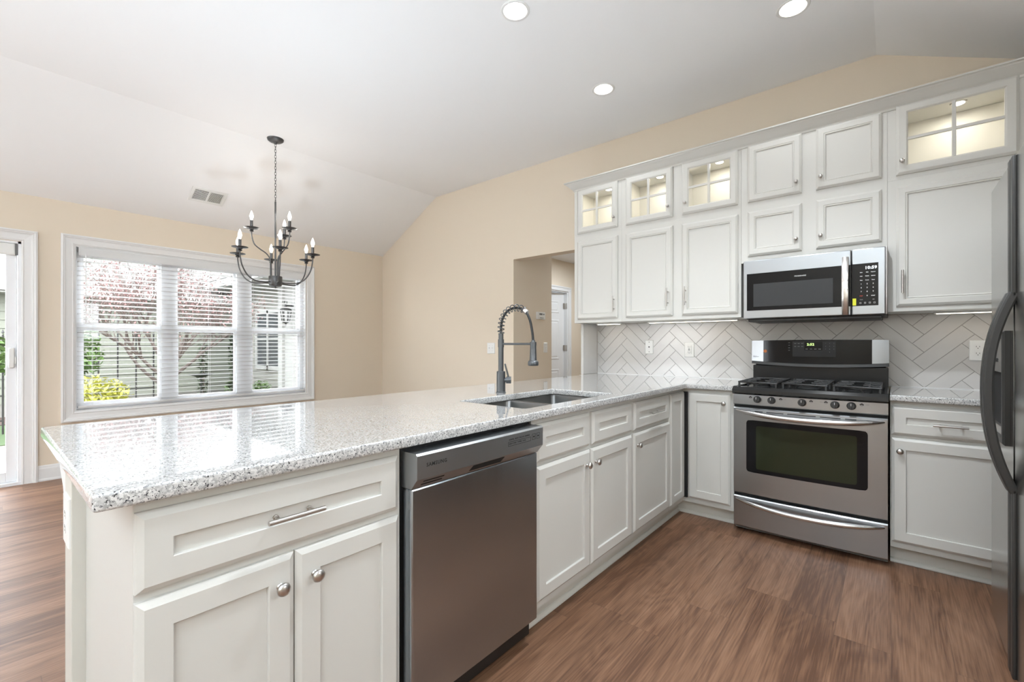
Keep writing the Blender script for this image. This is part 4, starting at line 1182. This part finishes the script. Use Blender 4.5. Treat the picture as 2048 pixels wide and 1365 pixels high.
# ------------------------------------------------------------------ wall plates
def plate(name, mp, u0, u1, w0, w1, label, cat, kind, group=None, loc=None):
    c = Vector(mp((u0 + u1) / 2, (w0 + w1) / 2, 0))
    t = thing(name, label, cat, c, group)
    b = MB(); b.rings(mp, u0, u1, w0, w1, [(0, 0), (0, .003), (.003, .006)]); b.build('face_plate', M_white, t)
    uc, wc = (u0 + u1) / 2, (w0 + w1) / 2
    if kind == 'duplex' or kind == 'double':
        for du in ((0,) if kind == 'duplex' else (-.023, .023)):
            for dz in (-.0195, .0195):
                b = MB(); b.lathe([(0, .0015), (.0165, .0015), (.0165, 0)], mp(uc + du, wc + dz, .0055), Vector(mp(0, 0, 1)) - Vector(mp(0, 0, 0)), 20); r = b.build('receptacle', M_white, t, 40)
                b = MB(); b.obox(mp, uc + du - .0075, uc + du - .0055, wc + dz - .001, wc + dz + .007, .0068, .0074); b.obox(mp, uc + du + .0055, uc + du + .0075, wc + dz - .001, wc + dz + .006, .0068, .0074)
                b.obox(mp, uc + du - .002, uc + du + .002, wc + dz - .009, wc + dz - .005, .0068, .0074); b.build('socket_slot', M_slot, r)
    elif kind == 'gfci':
        b = MB(); b.obox(mp, uc - .0165, uc + .0165, wc - .034, wc + .034, .005, .0085, .001); r = b.build('receptacle', M_white, t)
        b = MB()
        for dz in (-.021, .021):
            b.obox(mp, uc - .0075, uc - .0050, wc + dz - .003, wc + dz + .005, .0084, .009); b.obox(mp, uc + .005, uc + .0075, wc + dz - .003, wc + dz + .004, .0084, .009); b.obox(mp, uc - .002, uc + .002, wc + dz - .011, wc + dz - .007, .0084, .009)
        b.obox(mp, uc - .006, uc + .006, wc - .005, wc - .001, .0084, .0095); b.obox(mp, uc - .006, uc + .006, wc + .002, wc + .006, .0084, .0095); b.build('socket_slot', M_slot, r)
    elif kind in ('switch', 'switch2'):
        for du in ((0,) if kind == 'switch' else (-.023, .023)):
            b = MB(); b.obox(mp, uc + du - .005, uc + du + .005, wc - .011, wc + .011, .0055, .0085, .001); b.obox(mp, uc + du - .003, uc + du + .003, wc - .002, wc + .008, .008, .016, .001); b.build('toggle', M_white, t)
            b = MB()
            for dz in (-.03, .03): b.lathe([(0, .001), (.003, .001), (.003, 0)], mp(uc + du, wc + dz, .0058), Vector(mp(0, 0, 1)) - Vector(mp(0, 0, 0)), 10)
            b.build('screw', M_nickel, t)
    elif kind == 'jack':
        b = MB(); b.cyl(mp(uc, wc, .0055), mp(uc, wc, .012), .005, seg=12)
        for dz in (-.042, .042): b.cyl(mp(uc, wc + dz, .0055), mp(uc, wc + dz, .0065), .0035, seg=10)
        b.build('coax_jack', M_slot, t)
    return t
WM = NY(YW - .0098)
plate('outlet', WM, -1.640, -1.568, 1.103, 1.219, 'white jack plate on the tiles under the double wall cabinet, left one', 'outlet', 'jack')
plate('outlet', WM, -1.302, -1.224, 1.080, 1.200, 'white outlet on the tiles with test buttons, nearer the stove', 'outlet', 'gfci')
plate('outlet', WM, .350, .468, 1.088, 1.206, 'white wide outlet plate on the tiles beside the refrigerator handle', 'outlet', 'double')
plate('light_switch', NY(YW), -3.540, -3.424, 1.080, 1.203, 'white two gang switch plate on the beige wall left of the faucet', 'switch', 'switch2')
HM = PX(OX0)
plate('light_switch', HM, 4.318, 4.390, 1.088, 1.204, 'white single switch plate in the hallway under the thermostat', 'switch', 'switch')
plate('outlet', NY(.160), -1.790, -1.690, .628, .762, 'white outlet on the end of the peninsula half wall', 'outlet', 'duplex')
t = thing('thermostat', 'cream thermostat on the hallway wall seen past the faucet', 'thermostat', (OX0, 4.24, 1.52))
b = MB(); b.obox(HM, 4.165, 4.320, 1.478, 1.563, 0, .026, .005); b.build('housing', M_white, t, 40)
b = MB(); b.obox(HM, 4.20, 4.26, 1.528, 1.548, .0255, .0268); b.build('display', M_gasket, t)
b = MB(); b.obox(HM, 4.275, 4.295, 1.530, 1.545, .0255, .0275); 
for du in (0, .025, .05): b.obox(HM, 4.21 + du, 4.226 + du, 1.492, 1.500, .0255, .0275)
b.build('button', M_gasket, t)

# ------------------------------------------------------------------ recessed cans
def can(x, y, label, group='recessed lights in the kitchen ceiling', e=None):
    t = thing('recessed_light', label, 'ceiling light', (x, y, ZC1), group)
    b = MB(); b.lathe([(.066, .0), (.066, -.003), (.070, -.005), (.080, -.004), (.083, -.0005), (.083, 0), (.066, 0)], (x, y, ZC1), seg=40); b.build('trim_ring', M_white, t, 50)
    b = MB(); b.lathe([(0, .052), (.046, .052), (.050, .056)], (x, y, ZC1), seg=32); b.build('lens', M_canlight, t)
    b = MB(); b.lathe([(.067, -.002), (.052, .058), (.052, .11), (0, .11)], (x, y, ZC1), seg=40); b.build('baffle', M_white, t, 40)
    lamp('can_lamp', 'SPOT', (x, y, ZC1 - .02), e or CAN, (.87, .94, 1), .05, parent=t, spot=math.radians(125))
    return t
CAN = 42
can(-1.622, 1.952, 'round recessed ceiling light near the top centre, cut by the picture edge', e=CAN * .5)
can(-1.622, 2.968, 'round recessed ceiling light directly above the left wall cabinets', e=CAN * .2)
can(-.420, 2.935, 'round recessed ceiling light at the top right above the microwave', e=CAN * .2)
for x, y in ((-.42, 1.93), (-1.62, .3), (-.42, -.2), (-1.62, -1.5), (-.42, -1.7), (-3.2, -2.2), (-3.2, -.6)):  # unseen cans, added to brighten the room evenly
    can(x, y, 'round recessed ceiling light out of view, added to even the brightness', e=CAN * {(-1.62, .3): .25, (-.42, -.2): .03, (-.42, -1.7): .1, (-.42, 1.93): 2.1}.get((x, y), .5))

# ceiling vent on the left slope
sl = (ZC1 - ZC0) / (XC1 - XW); ang = math.atan(sl)
def SLM(u, w_, d_):   # u along Y, w along slope from XW, d out (downwards)
    tx, tz = math.cos(ang), math.sin(ang)
    return (XW + w_ * tx + d_ * tz, u, ZC0 + w_ * tz - d_ * tx)
def orings(b, mp, u0, u1, w0, w1, prof): b.rings(mp, u0, u1, w0, w1, prof, hole=True)
v = thing('ceiling_vent', 'white rectangular register with two grille fields on the sloped ceiling', 'vent', SLM(1.478, .45, 0))
w0_, w1_ = .348, .55
b = MB(); b.rings(SLM, 1.325, 1.630, w0_, w1_, [(0, 0), (0, .003), (.004, .006), (.028, .006), (.032, .002), (.032, 0)], hole=True); orbox(b, SLM, 1.471, 1.485, w0_ + .03, w1_ - .03, .001, .005)
b.build('frame', M_white, v)
b = MB(); orbox(b, SLM, 1.356, 1.599, w0_ + .03, w1_ - .03, .0, .0008); b.build('backing', M_slot, v)
b = MB()
for i in range(11):
    u = 1.362 + i * .0105; orbox(b, SLM, u, u + .0022, w0_ + .03, w1_ - .03, .001, .0045)
for i in range(9):
    w_ = w0_ + .04 + i * .0145; orbox(b, SLM, 1.357, 1.471, w_, w_ + .003, .001, .0042)
for i in range(13):
    u = 1.488 + i * .0087; orbox(b, SLM, u, u + .0036, w0_ + .03, w1_ - .03, .001, .005)
b.build('louvers', M_white, v)

# ------------------------------------------------------------------ chandelier
CX, CY = -4.313, 1.753
ch = thing('chandelier', 'dark metal nine light candle chandelier hanging in front of the window', 'chandelier', (CX, CY, ZC1))
b = MB(); b.lathe([(0, -.045), (.012, -.045), (.016, -.032), (.05, -.026), (.066, -.014), (.070, 0), (0, 0)], (CX, CY, ZC1), seg=32); b.build('canopy', M_chand, ch, 40)
b = MB(); zz = ZC1 - .045; k = 0
while zz > 2.515:
    pts = []
    for i in range(14):
        a = 2 * PI * i / 14; lx = .0075 * math.cos(a); lz = .0165 * math.sin(a)
        pts.append((CX + (lx if k % 2 else 0), CY + (0 if k % 2 else lx), zz - .012 + lz))
    b.tube(pts, .0018, 6, closed=True); zz -= .026; k += 1
b.build('chain', M_chand, ch, 60)
b = MB(); b.cyl((CX, CY, 1.80), (CX, CY, 2.49), .0075, seg=14); b.tube([(CX + .010 * math.cos(2 * PI * i / 12), CY, 2.500 + .012 * math.sin(2 * PI * i / 12)) for i in range(12)], .002, 6, closed=True); b.build('stem', M_chand, ch, 50)
b = MB(); b.lathe([(0, .095), (.055, .095), (.057, .090), (.057, .025), (.050, .008), (.034, 0), (0, 0)], (CX, CY, 1.712), seg=32)
b.lathe([(0, -.016), (.006, -.014), (.008, -.006), (.006, 0)], (CX, CY, 1.712), seg=12); b.build('hub', M_chand, ch, 40)
yaw = math.radians(40.135)
def ARM(ang_, R, zc, upper_):
    a = ang_ + yaw; dx, dy = math.cos(a), math.sin(a)
    P = lambda r, z: Vector((CX + dx * r, CY + dy * r, z))
    if upper_: path = bez([P(.040, 1.795), P(.040, 1.90), P(.045, 1.965), P(.075, 2.01), P(.125, 2.045), P(.168, 2.085), P(R - .002, 2.15), P(R, zc - .012)], 8)
    else: path = bez([P(.05, 1.752), P(.12, 1.744), P(.20, 1.748), P(.265, 1.785), P(.312, 1.86), P(R - .002, 1.94), P(R, zc - .012)], 8)
    b = MB(); b.tube(path, .0058, 10); arm = b.build('arm', M_chand, ch, 60)
    c = P(R, zc)
    b = MB(); b.lathe([(0, -.030), (.010, -.030), (.019, -.022), (.012, -.014), (.022, -.008), (.022, -.004), (.060, .003), (.0635, .007), (.061, .0075), (.02, .002), (.017, .004), (0, .004)], c, seg=28); b.build('drip_cup', M_chand, arm, 40)
    b = MB(); b.cyl(c + Vector((0, 0, .003)), c + Vector((0, 0, .073)), .0125, seg=18); b.build('candle_sleeve', M_chand, arm, 40)
    b = MB(); b.lathe([(0, 0), (.008, 0), (.010, .010), (.0155, .030), (.0150, .045), (.009, .065), (.003, .082), (0, .086)], c + Vector((0, 0, .073)), seg=16); b.build('bulb', M_bulb, arm, 60)
    lamp('bulb_lamp', 'POINT', c + Vector((0, 0, .17)), BULB, (1, .95, .88), .03, parent=ch)
BULB = .5
for k in range(6): ARM(math.radians(4 + 60 * k), .332, 2.006, False)
for k in range(3): ARM(math.radians(94 + 120 * k), .190, 2.220, True)

# ------------------------------------------------------------------ refrigerator
fr = thing('refrigerator', 'stainless side by side refrigerator with long black bowed handles at the right edge', 'refrigerator', (.8, 2.25, 0))
FX = .315; FM = NX(FX)
b = MB(); b.box(FX + .062, 1.26, 1.785, 2.685, .03, 1.80, .006); b.build('body', M_charcoal, fr)
b = MB(); b.box(FX, FX + .058, 2.238, 2.690, .069, 1.813, .010, 3); fd = b.build('freezer_door', M_fridge, fr, 40)
b = MB(); b.box(FX, FX + .058, 1.780, 2.230, .069, 1.813, .010, 3); rd = b.build('refrigerator_door', M_fridge, fr, 40)
b = MB(); b.box(FX + .03, FX + .09, 1.79, 2.68, .006, .066); b.build('kick_grille', M_black, fr)
b = MB()
for yy in (1.81, 2.64): b.box(FX + .02, FX + .10, yy - .02, yy + .025, 1.8135, 1.832, .006)
b.build('hinge_cover', M_charcoal, fr)
def fhandle(parent, y0, y1):
    b = MB()
    b.box(FX - .010, FX + .001, y0, y1, 1.338, 1.905 - .10, .004); b.box(FX - .010, FX + .001, y0, y1, .075, .702, .004)
    yc = (y0 + y1) / 2
    pts = []
    for i in range(25):
        t = -1 + i / 12
        e = max(0., 1 - abs(t) ** 2.3)
        pts.append((FX - .004 - .060 * e, yc, 1.020 + t * .330))
    b.ribbon(pts, (y1 - y0) / 2, .0125, (0, 1, 0)); b.build('handle', M_charcoal, parent, 50)
fhandle(fd, 2.238, 2.274); fhandle(rd, 2.194, 2.229)
b = MB()
b.rings(FM, -2.62, -2.305, .826, 1.228, [(0, 0), (0, .012), (.006, .018), (.024, .018), (.028, .012), (.028, .001)], hole=True); dp = b.build('dispenser', M_charcoal, fd, 40)
b = MB(); b.obox(FM, -2.592, -2.333, 1.078, 1.200, .001, .010, .002); lb = b.build('display_panel', M_nickel, dp)
text_mesh('Kenmore', .030, FM, -2.56, 1.115, .0105).build('lettering', M_darkprint, lb)
b = MB(); b.obox(FM, -2.592, -2.333, .854, 1.078, .0005, .002); b.build('dispenser_recess', M_slot, dp)
b = MB(); b.obox(FM, -2.585, -2.340, .856, .885, .002, .014, .002); b.build('drip_tray', M_nickel, dp)

# ------------------------------------------------------------------ outdoors
GZ = -.16; GP = GZ + .022; HXW = -12.4
b = MB(); b.box(-9.0, XW - T, -6, 9, GZ - .1, GZ); structure('patio_slab', b, M_conc)
b = MB(); b.box(-11.2, -9.0, -6, 9, GZ - .1, GZ + .01); o = b.build('lawn', M_grass); tag(o, 'strip of green lawn beyond the concrete patio', 'grass', kind='stuff')
b = MB(); b.box(HXW + .03, -11.2, -14, 14, GZ - .1, GZ + .02); o = b.build('mulch_bed', M_mulch); tag(o, 'brown mulch bed along the foundation of the house next door', 'mulch', kind='stuff')
HXW = -12.4
h = thing('neighbor_house', 'sage green lap sided house across the yard seen through window and door', 'house', (HXW, 0, GZ))
b = MB(); 
nb = 0; z = GZ + .25
while z < 2.25:
    b.prism([(HXW, -9, z), (HXW + .020, -9, z), (HXW + .004, -9, z + .155), (HXW, -9, z + .155)], (0, 13.2, 0)); z += .155
b.build('siding', M_siding, h)
b = MB(); b.box(HXW - .3, HXW - .001, -9, 4.2, GZ, 2.3); b.box(HXW, HXW + .01, -9, 4.2, GZ, GZ + .25); b.build('foundation', M_conc, h)
b = MB(); b.prism([(HXW + .35, -9, 2.28), (HXW - 4.5, -9, 4.6), (HXW - 4.5, -9, 4.5), (HXW + .35, -9, 2.15)], (0, 13.5, 0)); b.build('roof', M_shingle, h)
b = MB(); b.box(HXW + .34, HXW + .42, -9, 4.5, 2.16, 2.29); b.box(HXW, HXW + .36, -9, 4.5, 2.12, 2.15); b.build('gutter', M_outtrim, h)
# wing to the right
YP = 4.25
wg = thing('house_wing', 'sided house wing with porch eave, shuttered window and white corner post', 'house', (-9, YP, GZ))
b = MB(); z = GZ + .1
while z < 2.35:
    b.prism([(HXW, YP, z), (HXW, YP - .020, z), (HXW, YP - .004, z + .155), (HXW, YP, z + .155)], (HXW * -1 - 9.75, 0, 0)); z += .155
b.build('siding', M_siding2, wg)
b = MB(); b.box(HXW, -7.5, YP + .001, YP + .2, GZ, 2.5); b.build('wall', M_siding2, wg)
b = MB(); b.box(-9.95, -9.75, YP - .16, YP + .0, GZ, 2.5, .01); b.build('corner_post', M_outtrim, wg)
b = MB(); b.box(-9.75, -6.2, YP - .10, YP, GZ, 2.5); b.build('lit_tone_siding', M_outtrim, wg)  # paler colour stands in for light on this stretch of siding
b = MB(); b.box(HXW - .4, -6.0, YP - .75, YP - .68, 2.50, 2.66); b.box(HXW - .4, -6.0, YP - .72, YP + .2, 2.48, 2.50); b.build('eave', M_outtrim, wg)
b = MB(); b.prism([(HXW - .4, YP - .76, 2.66), (HXW - .4, YP + 2.2, 3.9), (HXW - .4, YP + 2.2, 3.8), (HXW - .4, YP - .7, 2.60)], (6.8, 0, 0)); b.build('roof', M_shingle, wg)
wn = MB(); wx0, wx1, wz0, wz1 = -11.45, -10.1, .62, 1.98
wn.rings(NY(YP - .02), wx0, wx1, wz0, wz1, [(0, 0), (0, .03), (.09, .03), (.09, 0)], hole=True); wn.box((wx0 + wx1) / 2 - .04, (wx0 + wx1) / 2 + .04, YP - .05, YP - .02, wz0, wz1); wn.box(wx0, wx1, YP - .045, YP - .02, 1.29, 1.34)
fw = wn.build('window_frame', M_outtrim, wg)
b = MB(); b.box(wx0 + .05, wx1 - .05, YP - .030, YP - .020, wz0 + .05, wz1 - .05); b.build('pane', M_winglass, fw)
# lantern
b = MB()
lx, ly, lz = -9.35, YP - .25, 1.66
ln = thing('porch_lantern', 'black carriage lantern hung by the bright porch wall outside the window', 'lantern', (lx, ly, lz))
b.lathe([(0, .34), (.02, .33), (.03, .28), (.11, .24), (.115, .22), (0, .22)], (lx, ly, lz), seg=8)
b.lathe([(0, -.1), (.02, -.09), (.015, -.05), (.07, -.02), (.075, 0), (0, 0)], (lx, ly, lz), seg=8)
for k in range(6):
    a = 2 * PI * k / 6; b.cyl((lx + .07 * math.cos(a), ly + .07 * math.sin(a), lz), (lx + .1 * math.cos(a), ly + .1 * math.sin(a), lz + .23), .008, seg=6)
b.tube([(lx + .05 * math.cos(a_), ly, lz + .38 + .05 * math.sin(a_)) for a_ in [2 * PI * i / 12 for i in range(12)]], .008, 6, closed=True)
b.box(lx - .02, lx + .02, ly, YP - .1, lz + .30, lz + .33)
b.build('lantern_frame', M_ironfence, ln)
# tree
random.seed(12)
tr = thing('redbud_tree', 'bare spreading tree with pink buds behind the blinds', 'tree', (-9.8, 2.13, GZ))
bt = MB(); tips = []
def branch(p, d_, L, r, depth):
    n = 5; pts = [p.copy()]; q = p.copy(); dd = d_.copy()
    for i in range(n):
        dd = (dd + Vector((random.uniform(-.16, .16), random.uniform(-.16, .16), random.uniform(-.05, .12)))).normalized()
        q = q + dd * (L / n); pts.append(q.copy())
    bt.tube(pts, [r * (1 - .45 * i / n) for i in range(n + 1)], 6 if depth < 3 else 4)
    if depth >= 4: tips.extend(pts[1:]); return
    if depth >= 2: tips.extend(pts[2:])
    for k in range(4 if depth < 3 else 3):
        i = random.choice([2, 3, 4, 5] if depth else [3, 4, 5])
        a = random.uniform(0, 2 * PI); s_ = random.uniform(.5, .95)
        nd = (dd + Vector((math.cos(a) * s_, math.sin(a) * s_, random.uniform(-.05, .35)))).normalized()
        branch(pts[i], nd, L * random.uniform(.62, .82), r * .52, depth + 1)
root = Vector((-9.8, 2.13, GP + .01))
bt.tube([root, root + Vector((0, .02, .5)), root + Vector((0, .0, 1.0))], [.11, .09, .08], 8)
for a in range(6):
    an = 2 * PI * a / 6 + .3
    branch(root + Vector((0, 0, .55 + .12 * (a % 4))), Vector((math.cos(an) * .5, math.sin(an) * .95, .85)).normalized(), .92, .034, 0)
bt.build('branches', M_bark, tr)
bb = MB()
for p in tips:
    for k in range(1):
        if random.random() < .35: continue
        c = p + Vector([random.uniform(-.07, .07) for _ in range(3)]); s_ = random.uniform(.012, .026)
        u = Vector([random.uniform(-1, 1) for _ in range(3)]).normalized(); v_ = u.orthogonal().normalized()
        bb.quad(c - u * s_, c - v_ * s_ * .6, c + u * s_, c + v_ * s_ * .6)
bb.build('buds', M_bloss, tr, recalc=False)
# shrubs and vines: leaf clouds
def leaves(name, c, rad, n, ls, m_, label, cat, stem=True, column=False):
    t = thing(name, label, cat, (c[0], c[1], GP))
    b = MB()
    for i in range(n):
        if column:
            p = Vector((c[0] + random.uniform(-rad[0], rad[0]) * .9, c[1] + random.uniform(-rad[1], rad[1]), c[2] + random.uniform(-rad[2], rad[2])))
        else:
            d_ = Vector([random.gauss(0, 1) for _ in range(3)]).normalized() * random.uniform(.55, 1.05)
            p = Vector((c[0] + d_.x * rad[0], c[1] + d_.y * rad[1], c[2] + d_.z * rad[2]))
        if p.z < GP + .08: p.z = GP + .08 + random.uniform(0, .1)
        u = Vector([random.uniform(-1, 1), random.uniform(-1, 1), random.uniform(-.3, 1)]).normalized(); v_ = u.orthogonal().normalized()
        s_ = ls * random.uniform(.6, 1.3)
        b.quad(p - u * s_, p - v_ * s_ * .35, p + u * s_, p + v_ * s_ * .35)
    b.build('foliage', m_, t, recalc=False)
    b = MB(); b.tube([(c[0], c[1], GP + .013), (c[0] + .02, c[1] + .01, c[2] - rad[2] * .3), (c[0], c[1], c[2] + rad[2] * .7)], .012, 6); b.build('stem', M_bark, t)
    return t
leaves('golden_shrub', (-8.6, 1.06, .30), (.42, .44, .42), 1500, .05, M_leafy, 'bright yellow green shrub at the window bottom left', 'shrub')
leaves('leafy_shrub', (-9.6, 1.02, 1.05), (.2, .26, .40), 420, .07, M_leafg, 'loose green leafy shrub behind the top left of the trellis', 'shrub')
leaves('leafy_shrub', (-9.6, .06, 1.0), (.2, .24, .40), 260, .08, M_leafg, 'green leafy plant seen through the patio door', 'shrub')
leaves('climbing_vine', (-11.0, 3.02, .55), (.06, .09, .65), 330, .045, M_leafd, 'thin dark vine on a stake in the middle window pane', 'vine', column=True)
leaves('climbing_vine', (-10.8, 3.55, .72), (.08, .10, .85), 520, .05, M_leafd, 'thick dark vine column beside the right mullion', 'vine', column=True)
leaves('boxwood_shrub', (-11.3, 3.80, .20), (.25, .27, .22), 500, .035, M_leafg, 'low round green bush at the bottom of the right pane, left one', 'shrub')
leaves('boxwood_shrub', (-10.3, 3.88, .20), (.22, .22, .22), 450, .035, M_leafg, 'low round green bush beside the white porch post', 'shrub')
# iron trellis
def trellis(y0, y1, label):
    t = thing('iron_trellis', label, 'trellis', (-10.0, (y0 + y1) / 2, GZ))
    b = MB(); n = 7
    for i in range(n):
        y = y0 + (y1 - y0) * i / (n - 1); zt = 1.35 + .25 * math.sin(PI * i / (n - 1))
        b.cyl((-10.0, y, GP), (-10.0, y, zt), .011, seg=6); b.lathe([(0, 0), (.02, .01), (.004, .05), (0, .07)], (-10.0, y, zt), seg=6)
    for zz in (.05, .42, .95): b.box(-10.006, -9.994, y0, y1, zz, zz + .018)
    b.build('bars', M_ironfence, t)
trellis(.55, 2.0, 'black wrought iron trellis behind the golden shrub and tree')
trellis(-.8, .23, 'black wrought iron trellis seen through the sliding patio door')
# bird feeder on a pole
b = MB(); b.cyl((-10.3, 2.80, GP), (-10.3, 2.80, .55), .012, seg=8); b.lathe([(0, .0), (.05, .0), (.19, .045), (.20, .06), (.05, .02), (0, .02)], (-10.3, 2.80, .55), seg=24)
single('bird_bath', b, M_ironfence, (-10.3, 2.80, GZ), 'small dark bird bath dish on a thin pole behind the blinds', 'bird bath')
# shepherd hook
b = MB(); b.tube(bez([(-10.6, 3.45, GP + .01), (-10.6, 3.45, 1.3), (-10.6, 3.42, 1.42), (-10.6, 3.30, 1.47), (-10.6, 3.18, 1.40)], 6), .010, 6)
single('shepherd_hook', b, M_ironfence, (-10.6, 3.45, GZ), 'thin black shepherd hook arching beside the dark vine column', 'garden hook')

# ------------------------------------------------------------------ lamps of the hallway and far room; the hall fixture is unseen, added for light
lamp('hall_fill_lamp', 'AREA', (-3.0, 5.6, 2.46), 15, (.84, .92, 1), .35)
lamp('far_room_lamp', 'AREA', (hx - 1.2, 5.6, 2.46), 26, (.75, .86, 1), .6)
h_ = thing('hall_fill_fixture', 'unseen flat round fixture added to light the hallway', 'ceiling light', (-3.0, 5.6, 2.5))
b = MB(); b.lathe([(0, -.03), (.15, -.025), (.17, 0)], (-3.0, 5.6, 2.5)); b.build('shade', M_white, h_, 40)

# ------------------------------------------------------------------ unseen uplighters added to fill the room with even light
def uplight(x, y, label, e):
    t = thing('fill_uplight', label, 'fill lamp', (x, y, 0), 'added fill uplighters')
    b = MB(); b.lathe([(0, 0), (.11, 0), (.11, .30), (.104, .302), (.10, .25), (0, .25)], (x, y, 0), seg=36); b.build('housing', M_white, t, 40)
    b = MB(); b.lathe([(0, .262), (.095, .262), (.095, .270), (0, .270)], (x, y, 0), seg=28); b.build('lens', M_canlight, t, 40)
    lamp('fill_uplight_lamp', 'AREA', (x, y, .285), e, (.74, .875, 1), .19, rot=(PI, 0, 0), parent=t, spread=math.radians(125))
uplight(-4.7, -1.6, 'added white fill uplighter behind the camera by the patio door', UPE * .04)
uplight(-2.6, -1.3, 'added white fill uplighter behind the camera in the middle of the room', UPE * .05)
uplight(.1, -2.2, 'added white fill uplighter behind the camera on the kitchen floor', UPE * 1.9)
uplight(-2.75, 1.35, 'added white fill uplighter hidden on the dining floor behind the peninsula', UPE * .11)
